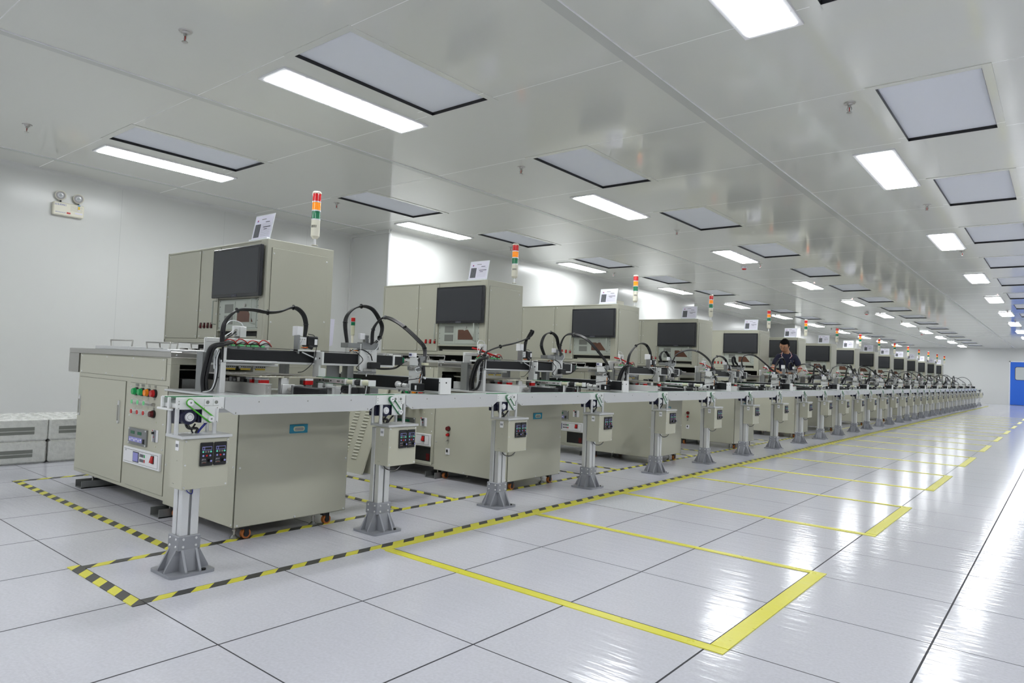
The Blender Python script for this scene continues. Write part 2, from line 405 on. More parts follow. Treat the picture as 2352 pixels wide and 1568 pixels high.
# ------------------------------------------------------------------ floor tape
def tape(name, x0, x1, y0, y1, mt, label, group, z=.0015, base=0.):
    m = MB(); m.box(x0, x1, y0, y1, base, z, mt); return one(m, name, ((x0 + x1) / 2, (y0 + y1) / 2, 0), label, 'floor tape', group)
tape('hazard_tape', .003, .05, 0., 36., 'hazard', 'long black and yellow striped floor tape along the aisle side of the posts', 'hazard tapes')
tape('hazard_tape', -.6, -.555, -.005, 36., 'hazard', 'long black and yellow striped floor tape between posts and machine fronts', 'hazard tapes')
tape('hazard_tape', -3.045, -3.0, .375, 36., 'hazard', 'long black and yellow striped floor tape on the wall side of the machines', 'hazard tapes', .0015)
tape('hazard_tape', -.62, .06, -.052, -.004, 'hazard_end', 'short black and yellow striped floor tape just before the first post', 'hazard tapes', .003)
for k in range(5):
    a = .375 if k == 0 else 2.33 + 2.27 * (k - 1); c = 1.82 + 2.25 * k
    tape('hazard_tape', -3.0, -.6, a, a + .045, 'hazard_end', 'black and yellow striped floor tape crossing the floor just before the %s machine' % ORD[k], 'hazard tapes', .003)
    tape('hazard_tape', -3.0, -.6, c, c + .045, 'hazard_end', 'black and yellow striped floor tape crossing the floor just past the %s machine' % ORD[k], 'hazard tapes', .003)
tape('yellow_tape', .05, .1, 1.15, 36., 'tape_yellow', 'long plain yellow floor tape running beside the striped aisle tape', 'plain yellow tapes')
ty = [1.14 + 2.4 * k for k in range(10)]
for k, y in enumerate(ty):
    tape('yellow_tape', .1, 1.87, y, y + .05, 'tape_yellow', 'yellow tape across the aisle, near side of the %s marked bay' % ORD[k], 'plain yellow tapes', .003)
    tape('yellow_tape', .1, 1.87, y + 1.27, y + 1.31, 'tape_yellow', 'yellow tape across the aisle, far side of the %s marked bay' % ORD[k], 'plain yellow tapes', .003)
    tape('yellow_tape', 1.805, 1.87, y + .05, y + 1.27, 'tape_yellow', 'short yellow tape along the aisle edge of the %s marked bay' % ORD[k], 'plain yellow tapes', .0045)

# perforated floor tile
m = MB(); m.box(.105, .597, 3.003, 3.597, 0, .0012, 'dull_steel')
vt = one(m, 'perforated_floor_tile', (.35, 3.3, 0), 'slightly rougher grey floor tile beside the aisle tape in the second bay', 'floor tile')
pm = mat('perforated', (198, 199, 204), .3); bump(pm, (120, 30, 1), .004, 1.); vt.data.materials[0] = pm

# ------------------------------------------------------------------ machines
DY = [0, 2.22, 4.56, 6.83, 9.35, 11.55, 13.95, 16.2, 18.45, 20.67, 22.93, 25.07, 27.2, 29.45, 31.55]
Y0 = .675
def panel_y(m, x0, x1, z0, z1, y, t=.004, screws=(), mt='paint'):
    """sheet panel on a face that looks towards -Y"""
    m.box(x0 - .0018, x1 + .0018, y - t * .4, y, z0 - .0018, z1 + .0018, 'seam'); m.box(x0, x1, y - t, y - t * .4, z0, z1, mt, .0012)
    for sx, sz in screws: m.screw((sx, y - t, sz), (0, -1, 0))
def panel_x(m, y0, y1, z0, z1, x, t=.004, screws=(), mt='paint'):
    m.box(x, x + t * .4, y0 - .0018, y1 + .0018, z0 - .0018, z1 + .0018, 'seam'); m.box(x + t * .4, x + t, y0, y1, z0, z1, mt, .0012)
    for sy, sz in screws: m.screw((x + t, sy, sz), (1, 0, 0))
def oval_pull(m, x, z, y, h=.075, w=.022):
    m.prism(rrect(x - w / 2, x + w / 2, z - h, z + h, w * .48), 'y', y - .008, y, 'aluminium'); m.prism(rrect(x - w / 4, x + w / 4, z - h * .75, z + h * .6, w * .23), 'y', y - .013, y - .008, 'steel')

def make_machine(first, label, off=0.):
    y = Y0 + off; r = root('screen_printing_machine', (-1.9, y + .5, 0), label, 'machine', 'beige machines standing in one row')
    # low wide cabinet on the wall side
    m = MB(); X0, X1, YB = -2.78, -1.35, y + 1.115
    m.box(X0, -1.66, y, YB, .085, .93, 'paint', .004)
    m.box(-1.66, X1, y, YB, .085, .70, 'paint', .002); m.box(-1.66, X1, y, YB, .89, .93, 'paint', .002)
    m.box(-1.66, X1, y, y + .055, .70, .89, 'paint', .002); m.box(-1.66, X1, y + .53, YB, .70, .89, 'paint', .002)
    m.obj('cabinet_body', r)
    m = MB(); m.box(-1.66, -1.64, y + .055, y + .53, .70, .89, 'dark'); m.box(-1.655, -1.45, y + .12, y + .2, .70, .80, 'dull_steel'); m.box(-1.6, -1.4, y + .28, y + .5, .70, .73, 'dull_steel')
    m.box(-1.62, -1.55, y + .3, y + .4, .76, .86, 'black_plastic', .004); m.cyl((-1.6, y + .08, .855), (-1.6, y + .5, .855), .008, 'steel', 8); m.obj('feed_opening', r)
    # steel top with upstand
    m = MB(); m.box(-2.985, X1 + .006, y - .006, YB, .93, .966, 'steel', .003); m.box(-2.985, -2.8, y - .006, YB - .2, .79, .93, 'steel', .003); m.screw((-1.344, y + .03, .945), (1, 0, 0), .005)
    m.obj('steel_top', r)
    # upper fixed panel, door, control panel
    sx = (-2.727, -2.287, -1.862, -1.436)
    m = MB(); panel_y(m, -2.75, -1.40, .792, .922, y, screws=[(a, .915) for a in sx] + [(a, .803) for a in sx]); m.obj('upper_panel', r)
    m = MB(); panel_y(m, -2.752, -1.955, .110, .762, y, .006); d = m.obj('door', r)
    for hx in (-2.716, -2.032): m = MB(); oval_pull(m, hx, .56, y - .006); m.obj('pull_handle', d)
    m = MB(); panel_y(m, -1.888, -1.36, .112, .758, y, screws=[(-1.87, .735), (-1.875, .55), (-1.39, .735), (-1.395, .53), (-1.39, .38)]); cp = m.obj('control_panel', r)
    f = y - .004
    bx = (-1.782, -1.697, -1.61, -1.524)
    if True:
        for i, c in enumerate(('lampgreen', 'lampgreen', 'orange', 'red')):
            m = MB(); m.cyl((bx[i] + .004, f, .708), (bx[i] + .004, f - .012, .708), .026, 'black_plastic', 18); m.cyl((bx[i], f - .012, .708), (bx[i], f - .03, .708), .023, c, 18, .019); m.obj('signal_lamp', cp)
        for row, (z, c) in enumerate(((.644, 'mint'), (.583, 'red'))):
            for i in range(3):
                m = MB(); m.cyl((bx[i], f, z), (bx[i], f - .028, z), .0165, 'alu_white', 16); m.cyl((bx[i], f - .028, z), (bx[i], f - .031, z), .0135, c, 16); m.obj('push_button', cp)
        m = MB(); m.cyl((bx[3], f, .64), (bx[3], f - .02, .64), .009, 'steel', 10); m.tube([(bx[3], f - .02, .64), (bx[3] - .015, f - .05, .645)], .004, 'steel', 6, smooth=False); m.obj('toggle_switch', cp)
        m = MB(); m.cyl((bx[3], f, .583), (bx[3], f - .012, .583), .024, 'black_plastic', 16); m.cyl((bx[3], f - .012, .583), (bx[3], f - .03, .583), .021, 'darkred', 16, .017); m.obj('signal_lamp', cp)
        m = MB()
        for i, t in enumerate(('机械复A', '机械复B', '手/自', '电源')): m.text(t, .019, (bx[i] + .002, f - .0008, .741), (.82, 0, 0), (0, 0, 1))
        for i, t in enumerate(('1', '2', '3', '运行')): m.text(t, .017, (bx[i], f - .0008, .668), (.82, 0, 0), (0, 0, 1))
        for i, t in enumerate(('1', '2', '3', '急停')): m.text(t, .016, (bx[i], f - .0008, .608), (.82, 0, 0), (0, 0, 1))
        m.obj('lettering', cp)
    m = MB(); m.box(-1.846, -1.59, f - .012, f, .375, .478, 'dull_steel', .002)
    for a in (-1.838, -1.598):
        for c in (.382, .471): m.screw((a, f - .012, c), (0, -1, 0), .006)
    for a in (-1.81, -1.71): m.box(a, a + .055, f - .0135, f - .012, .441, .460, 'lcd')
    m.box(-1.833, -1.64, f - .0132, f - .012, .394, .422, 'lilac'); m.box(-1.632, -1.612, f - .017, f - .012, .392, .42, 'black_plastic')
    for a in range(6): m.box(-1.82 + a * .03, -1.805 + a * .03, f - .0138, f - .0132, .398 + .008 * (a % 2), .412 + .004 * (a % 2), 'paper')
    m.obj('temperature_controller', cp)
    m = MB(); m.box(-1.528, -1.448, f - .004, f, .417, .49, 'white_plastic', .001); m.box(-1.5, -1.475, f - .012, f - .004, .418, .489, 'cast_grey'); m.box(-1.525, -1.5, f - .0048, f - .004, .48, .488, 'red')
    m.box(-1.494, -1.481, f - .024, f - .012, .466, .48, 'black_plastic'); m.box(-1.49, -1.484, f - .0128, f - .012, .444, .452, 'red'); m.obj('circuit_breaker', cp)
    m = MB(); m.screw((-1.488, f, .535), (0, -1, 0), .005, 'cream'); m.screw((-1.478, f, .39), (0, -1, 0), .005, 'cream'); m.obj('brass_stud', cp)
    zt, zb = (.356, .253)
    m = MB(); m.box(-1.895, -1.385, f - .016, f, zb, zt, 'white_plastic', .003); m.box(-1.878, -1.402, f - .0168, f - .016, zb + .012, zt - .012, 'seam'); m.box(-1.876, -1.404, f - .0175, f - .0168, zb + .014, zt - .014, 'white_plastic')
    m.box(-1.742, -1.66, f - .02, f - .0175, zb + .02, zt - .02, 'print'); m.box(-1.737, -1.665, f - .021, f - .02, zb + .025, zt - .025, 'lilac')
    for j in range(2):
        for i in range(4):
            c = 'print' if i < 3 else ('lampgreen' if j == 0 else 'red'); m.box(-1.645 + i * .02, -1.634 + i * .02, f - .0195, f - .0175, .312 - j * .03, .33 - j * .03, c)
    m.box(-1.485, -1.45, f - .021, f - .0175, .29, .338, 'black_plastic'); m.prism([(f - .021, .293), (f - .034, .297), (f - .024, .334), (f - .021, .334)], 'x', -1.481, -1.454, 'red')
    m.text('JSIBO', .014, (-1.845, f - .018, .334), (1, 0, 0), (0, 0, 1)) if False else None
    for q in (('iiiiii', .016, -1.852, .331), ('......', .018, -1.615, .338)): m.text(q[0], q[1], (q[2], f - .0182, q[3]), (1, 0, 0), (0, 0, 1))
    m.obj('power_unit', cp)
    if not first:
        m = MB(); m.box(-1.6, -1.385, f - .002, f + .002, .065 + .06, .245, 'dark'); m.box(-1.615, -1.6, f - .006, f, .11, .25, 'paint'); m.box(-1.385, -1.37, f - .006, f, .11, .25, 'paint'); m.box(-1.615, -1.37, f - .008, f, .1, .125, 'paint', .002)
        m.box(-1.44, -1.40, f - .004, f - .002, .135, .19, 'darkred'); m.obj('service_bay', cp)
    # low table towards the aisle
    m = MB(); TX = -.55; m.box(X1, TX, y, y + .705, .066, .735, 'paint', .004); m.obj('table_body', r)
    m = MB(); panel_y(m, X1 + .004, TX - .003, .07, .728, y, .003, [(-1.33, .61), (-1.33, .3), (-1.0, .08), (-.57, .38), (-.565, .082)])
    sp = m.obj('side_sheet', r)
    m = MB(); panel_x(m, y + .003, y + .702, .07, .728, TX, .003, [(y + .02, .376), (y + .02, .078), (y + .69, .376), (y + .69, .078), (y + .36, .078)]); fs = m.obj('front_sheet', r)
    m = MB(); hx = TX + .003; m.box(hx, hx + .006, y + .30, y + .415, .541, .590, 'teal', .002); m.prism([(p, q) for p, q in rrect(y + .322, y + .393, .552, .579, .012)], 'x', hx + .0055, hx + .0075, 'cream')
    m.prism([(p, q) for p, q in rrect(y + .330, y + .385, .556, .572, .007)], 'x', hx + .0074, hx + .009, 'dull_steel'); h = m.obj('recessed_handle', fs); h['label'] = 'blue recessed pull handle'
    m = MB(); m.box(X1 + .002, -.385, y - .03, y + .73, .735, .747, 'aluminium', .002); m.obj('table_plate', r)
    if first: m = MB(); m.prism([(1.792, 1.05), (1.822, 1.06), (1.832, 1.25), (1.792, 1.25)], 'x', -1.362, -1.358, 'paper'); m.obj('paper_sheet', r)
    if not first:
        g = y - .003
        for z, c, rr in ((.422, 'darkred', .02), (.371, 'red', .013)):
            m = MB(); m.cyl((-1.19, g, z), (-1.19, g - .006, z), rr + .002, 'black_plastic', 16); m.cyl((-1.19, g - .006, z), (-1.19, g - .022, z), rr, c, 16, rr * .85); m.obj('signal_lamp', sp)
        m = MB(); m.cyl((-1.19, g, .325), (-1.19, g - .015, .325), .007, 'steel', 10); m.tube([(-1.19, g - .015, .325), (-1.188, g - .03, .318)], .003, 'steel', 6, smooth=False); m.obj('toggle_switch', sp)
        m = MB(); m.box(-1.21, -1.165, g - .006, g, .208, .26, 'white_plastic', .001); m.box(-1.196, -1.184, g - .014, g - .006, .228, .25, 'black_plastic'); m.obj('circuit_breaker', sp)
    # tall rear cabinet
    m = MB(); TB = y + .59; T1 = y + 1.115; tz = 1.745
    m.box(-2.8, X1 - .02, TB + .03, T1, 1.04, tz, 'paint', .003); m.box(-2.8, X1 - .02, TB + .28, T1, .966, 1.04, 'paint'); m.box(X1 - .02, X1, TB, T1, .966, tz, 'paint', .002)
    # front frame of the tall cabinet
    m.box(-2.8, -2.785, TB, TB + .03, 1.04, tz, 'paint'); m.box(-2.8, X1 - .02, TB, TB + .03, tz - .012, tz, 'paint', .002); m.box(-2.8, X1 - .02, TB, TB + .03, 1.04, 1.065, 'paint', .002)
    m.box(-2.785, -1.965, TB + .004, TB + .03, 1.06, tz - .01, 'paint'); m.box(-1.43, X1 - .02, TB, TB + .03, 1.06, tz - .01, 'paint'); m.box(-1.965, -1.43, TB + .004, TB + .03, 1.355, tz - .01, 'paint')
    m.obj('tall_cabinet', r)
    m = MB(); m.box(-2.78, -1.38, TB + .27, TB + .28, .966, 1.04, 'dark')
    for i in range(7): m.cyl((-2.6 + i * .16, y + .66, .975), (-2.6 + i * .16, y + .66, .998), .03, 'steel', 12)
    m.obj('under_gap', r)
    m = MB(); panel_y(m, -2.777, -2.262, 1.075, 1.728, TB + .004, .005, [(-2.765, 1.715), (-2.275, 1.715), (-2.767, 1.09), (-2.277, 1.09), (-2.765, 1.4), (-2.275, 1.5), (-2.275, 1.28)]); m.obj('door', r)
    m = MB(); panel_y(m, -2.235, -1.972, 1.075, 1.728, TB + .004, .005, [(-2.225, 1.715), (-2.225, 1.09), (-2.225, 1.5), (-2.225, 1.28), (-1.985, 1.09), (-1.985, 1.25)]); d2 = m.obj('switch_panel', r)
    for i in range(4 if first else 3):
        xx = (-2.205 + i * .053) if first else (-2.128 + i * .062)
        m = MB(); m.box(xx - .012, xx + .012, TB - .004, TB, 1.147, 1.19, 'black_plastic'); m.prism([(TB - .004, 1.15), (TB - .014, 1.153), (TB - .007, 1.187), (TB - .004, 1.187)], 'x', xx - .009, xx + .009, 'red' if not first else 'darkred'); m.obj('rocker_switch', d2)
    # rack computer and keyboard slot under the monitor
    m = MB(); m.box(-1.965, -1.43, TB + .008, TB + .03, 1.137, 1.35, 'rack', .002); m.box(-1.93, -1.745, TB + .006, TB + .008, 1.15, 1.335, 'rack')
    for z0 in (1.255, 1.175): 
        m.box(-1.88, -1.765, TB + .0045, TB + .006, z0, z0 + .062, 'grille')
    m.box(-1.725, -1.46, TB + .004, TB + .008, 1.15, 1.335, 'rack', .001)
    q = TB + .004
    m.prism([(-1.7, 1.19), (-1.5, 1.19), (-1.505, 1.2), (-1.575, 1.283), (-1.6, 1.283), (-1.61, 1.276), (-1.625, 1.276), (-1.635, 1.283), (-1.695, 1.283), (-1.7, 1.278)], 'y', q - .003, q, 'brown')
    m.cyl((-1.6, q, 1.305), (-1.6, q - .01, 1.305), .011, 'steel', 12)
    for xx in (-1.95, -1.445):
        for zz in (1.15, 1.2, 1.25, 1.3, 1.34): m.screw((xx, TB + .008, zz), (0, -1, 0), .0035, 'dark')
    rk = m.obj('rack_computer', r)
    for xx in (-1.99, -1.475): m = MB(); m.tube([(xx, TB + .01, 1.175), (xx, TB - .028, 1.178), (xx, TB - .028, 1.342), (xx, TB + .01, 1.345)], .0055, 'rack', 6, smooth=False); m.obj('bar_handle', rk)
    m = MB(); m.box(-1.965, -1.43, TB + .027, TB + .0305, 1.065, 1.137, 'dark'); m.box(-1.965, -1.43, TB + .002, TB + .03, 1.065, 1.08, 'paint'); m.box(-1.965, -1.43, TB, TB + .03, 1.128, 1.137, 'paint'); m.box(-1.9, -1.45, TB + .006, TB + .027, 1.082, 1.092, 'paint'); m.obj('keyboard_slot', r)
    # side door
    m = MB(); panel_x(m, TB + .032, T1 - .05, .985, 1.688, X1, .006, [(TB + .045, 1.65), (TB + .045, 1.19), (T1 - .06, 1.65), (T1 - .06, 1.22)]); m.obj('side_door', r)
    # draining covers with handles on the steel top
    for n_, (a, c, yy, zz) in enumerate(((-2.6, -2.02, y + .03, .99), (-2.02, -1.46, y + .03, .98), (-2.45, -1.95, y + .3, .985), (-1.93, -1.5, y + .28, .984))):
        m = MB(); m.box(a, c - .01, yy, yy + .22, .966, zz, 'aluminium', .002); cv = m.obj('tray_cover', r)
        hx0, hx1 = a + .12, c - .12; zt2 = zz + .042
        m = MB(); m.tube([(hx0, yy + .06, zz), (hx0 - .012, yy + .06, zt2), (hx1 + .012, yy + .06, zt2), (hx1, yy + .06, zz)], .005, 'steel', 8, smooth=False); m.obj('bar_handle', cv)
    m = MB(); m.box(-1.5, -1.352, y - .004, y + .25, .966, .979, 'aluminium', .001); m.box(-1.352, -.98, y + .06, y + .09, .958, .966, 'steel'); m.obj('guide_rail', r)
    # feet, channels, castors
    for xa, xb in ((-2.58, -2.47), (-1.395, -1.28)):
        m = MB(); a, c = y - .05, y + 1.0; m.box(xa, xb, a, c, 0, .006, 'dull_steel'); m.box(xa, xa + .006, a, c, 0, .05, 'dull_steel'); m.box(xb - .006, xb, a, c, 0, .05, 'dull_steel'); m.obj('steel_channel', r)
        for yy in (y + .04, y + .9): m = MB(); xm = (xa + xb) / 2; m.cyl((xm, yy, .006), (xm, yy, .085), .007, 'steel', 10); m.cyl((xm, yy, .006), (xm, yy, .018), .016, 'steel', 12); m.obj('levelling_foot', r)
    for xx, yy in ((-.605, y + .04), (-.6, y + .52), (-1.1, y + .15)):
        m = MB(); m.cyl((xx, yy, .0), (xx, yy, .008), .024, 'dull_steel', 16); m.cyl((xx, yy, .008), (xx, yy, .02), .019, 'dull_steel', 14, .008); m.cyl((xx, yy, .02), (xx, yy, .07), .006, 'steel', 8); m.cyl((xx, yy, .04), (xx, yy, .047), .012, 'steel', 6); m.obj('levelling_foot', r)
    for xx, yy in ((-.575, y + .085), (-.575, y + .59), (-1.25, y + .04), (-1.25, y + .6)):
        m = MB(); m.box(xx - .016, xx + .016, yy - .03, yy + .012, .052, .067, 'black_plastic'); m.box(xx - .016, xx - .012, yy - .012, yy + .012, .02, .055, 'black_plastic'); m.box(xx + .012, xx + .016, yy - .012, yy + .012, .02, .055, 'black_plastic'); cs = m.obj('castor', r)
        m = MB(); m.cyl((xx - .011, yy, .026), (xx + .011, yy, .026), .026, 'wheel', 20); m.cyl((xx - .0135, yy, .026), (xx + .0135, yy, .026), .016, 'black_plastic', 16); m.cyl((xx - .015, yy, .026), (xx + .015, yy, .026), .005, 'aluminium', 8); m.obj('wheel', cs)
    return r

def make_monitor(off, label):
    TB = Y0 + off + .59; a, c, z0, z1 = (-2.0, -1.372, 1.36, 1.706) if off == 0 else (-1.97, -1.362, 1.342, 1.69)
    r = root('monitor', ((a + c) / 2, TB - .02, (z0 + z1) / 2), label, 'monitor', 'black monitors on the tall cabinets')
    m = MB(); m.box(a, c, TB - .038, TB - .012, z0, z1, 'bezel', .004); m.box(-1.85, -1.55, TB - .012, TB - .0005, 1.42, 1.66, 'black_plastic'); m.obj('case', r)
    m = MB(); m.box(a + .02, c - .02, TB - .0392, TB - .0378, z0 + .024, z1 - .018, 'screen'); m.obj('display', r)
    xm = (a + c) / 2; m = MB(); m.box(xm - .035, xm + .035, TB - .04, TB - .0378, z0 + .003, z0 + .019, 'print'); m.text('AOC', .011, (xm, TB - .0405, z0 + .007), (1, 0, 0), (0, 0, 1), 'grille'); m.obj('badge', r)
    return r
def make_tower(off, label, hue=0):
    x, y = -1.3, Y0 + off + .915; r = root('signal_tower', (x, y, 1.745), label, 'signal light', 'red orange green signal towers on the cabinets')
    m = MB(); m.cyl((x, y, 1.745), (x, y, 1.749), .022, 'ivory', 16); m.cyl((x, y, 1.745), (x, y, 1.8), .009, 'white_plastic', 12); m.obj('stem', r)
    m = MB(); m.cyl((x, y, 1.792), (x, y, 1.81), .016, 'ivory', 20, .03); m.cyl((x, y, 1.81), (x, y, 1.922), .03, 'ivory', 20)
    for i in range(-3, 4):
        a = math.radians(-60 + i * 11); m.box(x + .0296 * math.cos(a) - .0012, x + .0296 * math.cos(a) + .0012, y + .0296 * math.sin(a) - .0012, y + .0296 * math.sin(a) + .0012, 1.868, 1.885, 'dark')
    m.obj('base_unit', r)
    z = 1.922
    for i, c in enumerate(('lensgreen', 'lensorange', 'lensred')):
        m = MB(); m.cyl((x, y, z), (x, y, z + .008), .0305, 'aluminium', 20); m.cyl((x, y, z + .008), (x, y, z + .062), .029, c, 20); z += .062; o = m.obj('light_segment', r); o['label'] = ['green', 'orange', 'red'][i] + ' light segment'
    m = MB(); m.cyl((x, y, z), (x, y, z + .01), .0305, 'ivory', 20); m.cyl((x, y, z + .01), (x, y, z + .016), .0305, 'ivory', 20, .024); m.obj('cap', r)
    return r
def make_sign(off, label):
    y = Y0 + off + .615; x0, x1 = -1.628, -1.398; r = root('sign_holder', (-1.5, y, 1.745), label, 'sign', 'clear stands holding white data sheets')
    lean = lambda z: y + .012 + (z - 1.76) * .18
    def sheet(m, a, c, z0, z1, d, t, mt):
        vs = []
        for xx in (a, c):
            for zz in (z0, z1):
                for e in (d, d + t): vs.append((xx, lean(zz) + e, zz))
        m.add(vs, [(0, 2, 3, 1), (4, 5, 7, 6), (0, 4, 6, 2), (1, 3, 7, 5), (0, 1, 5, 4), (2, 6, 7, 3)], mt)
    m = MB(); m.box(x0 - .02, x1 + .02, y - .012, y + .1, 1.745, 1.749, 'acrylic', .001); sheet(m, x0 - .004, x1 + .004, 1.747, 1.935, 0, .004, 'acrylic'); m.box(x0, x1, y - .008, y + .016, 1.749, 1.762, 'acrylic', .003); m.obj('holder', r)
    m = MB(); sheet(m, x0 + .004, x1 - .004, 1.764, 1.928, -.0012, .001, 'paper')
    w = x1 - x0
    sheet(m, x0 + .016, x0 + .085, 1.775, 1.87, -.0018, .0005, 'photo'); sheet(m, x0 + .03, x0 + .046, 1.885, 1.9, -.0018, .0005, 'lilac'); sheet(m, x0 + .036, x0 + .046, 1.89, 1.9, -.0019, .0005, 'red')
    sheet(m, x0 + .085, x0 + .14, 1.9, 1.905, -.0018, .0005, 'grille')
    for i in range(8): sheet(m, x0 + .1, x1 - .02, 1.782 + i * .012, 1.783 + i * .012, -.0018, .0005, 'grille')
    sheet(m, x0 + .12, x1 - .02, 1.843, 1.848, -.0019, .0005, 'print'); sheet(m, x0 + .13, x0 + .17, 1.828, 1.833, -.0019, .0005, 'print'); sheet(m, x0 + .14, x0 + .19, 1.878, 1.883, -.0019, .0005, 'print')
    m.obj('data_sheet', r)
    return r

# ---- handling gear on the aisle-side table of each machine
def make_long_gantry(first, label, off=0.):
    o = off; r = root('pick_up_gantry', (-.9, 1.3 + o, .747), label, 'gantry', 'black beam gantries along the machine tables')
    B = lambda m, x0, x1, y0, y1, z0, z1, mt, bev=.0015: m.box(x0, x1, y0 + o, y1 + o, z0, z1, mt, bev)
    m = MB(); B(m, -.935, -.868, .776, 2.0, .932, .998, 'black_alu', .002); B(m, -.92, -.885, .776, 2.0, .998, 1.0005, 'black_plastic', 0); m.tube([(-.9, .78 + o, 1.012), (-.9, 1.995 + o, 1.006)], .0018, 'cable', 6, smooth=False); m.obj('beam', r)
    m = MB(); B(m, -.94, -.855, .74, 2.0, .919, .932, 'aluminium'); m.obj('lower_rail', r)
    m = MB(); B(m, -.935, -.86, .745, .775, .747, 1.004, 'alu_white'); m.obj('post', r)
    m = MB(); B(m, -.867, -.778, 1.352, 1.367, .922, 1.003, 'alu_white'); B(m, -.872, -.808, 1.352, 1.367, .747, .922, 'alu_white'); B(m, -.867, -.815, 1.367, 1.41, .747, .9, 'alu_white'); m.cyl((-.802, 1.352 + o, .962), (-.802, 1.3505 + o, .962), .0055, 'dark', 10); m.obj('bracket_post', r)
    m = MB(); B(m, -.93, -.87, 1.62, 1.67, .747, .919, 'dull_steel'); B(m, -.935, -.93, 1.5, 1.6, .84, .919, 'dull_steel'); m.obj('rear_post', r)
    m = MB(); B(m, -.94, -.86, 2.0, 2.016, .925, 1.004, 'alu_white'); B(m, -.93, -.872, 2.016, 2.1, .936, .996, 'black_plastic', .004); B(m, -.918, -.884, 2.1, 2.125, .955, .99, 'green', 0)
    for i in range(4): m.tube([(-.9 + .006 * i, 2.12 + o, .98 - .006 * i), (-.88 + .004 * i, 2.14 + o, .965), (-.9, 2.13 + o, .95)], .0018, ['whitewire', 'redwire', 'whitewire', 'cable'][i], 5, 3)
    m.tube([(-.9, 2.13 + o, .955), (-.9, 2.06 + o, .915), (-.9, 1.95 + o, .905), (-.9, 1.86 + o, .91)], .007, 'cable'); m.obj('beam_motor', r)
    # carriage A
    yA = 1.225
    m = MB(); B(m, -.935, -.845, yA, yA + .16, 1.002, 1.011, 'alu_white'); B(m, -.9, -.85, yA, yA + .012, .985, 1.1, 'dull_steel'); B(m, -.91, -.86, yA + .012, yA + .065, 1.04, 1.09, 'alu_white'); B(m, -.92, -.865, yA, yA + .04, 1.095, 1.155, 'white_plastic', .002)
    for i in range(3): m.screw((-.86, yA + .02 + .015 * i + o, 1.075), (1, 0, 0), .004, 'steel')
    ca = m.obj('carriage', r)
    m = MB(); B(m, -.92, -.85, yA + .07, yA + .145, 1.03, 1.098, 'black_plastic', .006); B(m, -.849, -.847, yA + .115, yA + .135, 1.045, 1.08, 'white_plastic', 0); m.cyl((-.85, yA + .07 + o, 1.035), (-.85, yA + .1 + o, 1.025), .013, 'black_plastic', 10); m.obj('servo_motor', ca)
    m = MB(); m.tube([(-.86, yA + .075 + o, 1.11), (-.86, yA + .12 + o, 1.1), (-.85, yA + .13 + o, 1.05), (-.84, yA + .12 + o, .99), (-.84, yA + .1 + o, .93), (-.85, yA + .05 + o, .88), (-.87, yA + .02 + o, .87)], .0025, 'cable', 6)
    m.tube([(-.85, yA + .03 + o, .995), (-.845, yA + .11 + o, .965)], .0045, 'whitewire', 6, smooth=False); m.sphere((-.845, yA + .125 + o, .957), .012, 'white_plastic', 8, 6); m.tube([(-.86, yA + .02 + o, 1.04), (-.85, yA + .035 + o, 1.065)], .007, 'whitewire', 6, smooth=False)
    for i in range(3): m.tube([(-.85, yA + .02 + o, 1.025), (-.845, yA + .05 + o, 1.018 + .004 * i), (-.85, yA + .08 + o, 1.03)], .0018, ['cable', 'redwire', 'orange'][i], 5, 3)
    m.obj('wiring', ca)
    # carriage B
    yB = 1.70
    m = MB(); B(m, -.868, -.85, yB, yB + .145, .87, 1.07, 'alu_white'); B(m, -.9, -.84, yB + .01, yB + .15, 1.035, 1.08, 'dull_steel'); B(m, -.93, -.85, yB - .1, yB, 1.04, 1.072, 'dull_steel')
    B(m, -.88, -.855, yB, yB + .04, 1.1, 1.14, 'white_plastic'); B(m, -.88, -.85, yB + .04, yB + .07, 1.08, 1.13, 'dull_steel')
    for i in range(3):
        for j in range(2): m.screw((-.849, yB + .07 + .025 * j + o, .985 + .018 * i), (1, 0, 0), .0035, 'steel')
    cb = m.obj('carriage', r)
    m = MB(); B(m, -.85, -.81, yB + .06, yB + .15, .905, .95, 'black_plastic', .006); m.obj('actuator', cb)
    m = MB(); B(m, -.87, -.83, yB - .03, yB + .13, .876, .886, 'dull_steel'); B(m, -.86, -.84, yB + .03, yB + .1, .886, .905, 'steel')
    for d in (.06, .11): m.cyl((-.85, yB + d + o, .876), (-.85, yB + d + o, .852), .009, 'white_plastic', 8, .004)
    m.obj('gripper', cb)
    m = MB(); m.tube([(-.86, yB - .06 + o, 1.03), (-.84, yB - .02 + o, 1.0), (-.83, yB + .01 + o, .96), (-.83, yB - .04 + o, .91), (-.84, yB + .0 + o, .89)], .003, 'cable', 6)
    m.tube([(-.85, yB + .06 + o, 1.11), (-.83, yB + .13 + o, 1.1), (-.83, yB + .13 + o, 1.05), (-.84, yB + .08 + o, 1.01)], .0028, 'whitewire', 6); m.tube([(-.86, yB - .05 + o, 1.02), (-.85, yB + .02 + o, 1.03), (-.83, yB + .07 + o, 1.0), (-.83, yB + .09 + o, .96)], .004, 'cable', 6)
    for i in range(5): m.tube([(-.86, yB - .08 + o, 1.03 - .004 * i), (-.845, yB - .05 + .01 * i + o, 1.012 + .005 * i), (-.86, yB - .01 + o, 1.02)], .002, ['cable', 'whitewire', 'orange', 'cable', 'cable'][i], 5, 3)
    m.obj('wiring', cb)
    return r

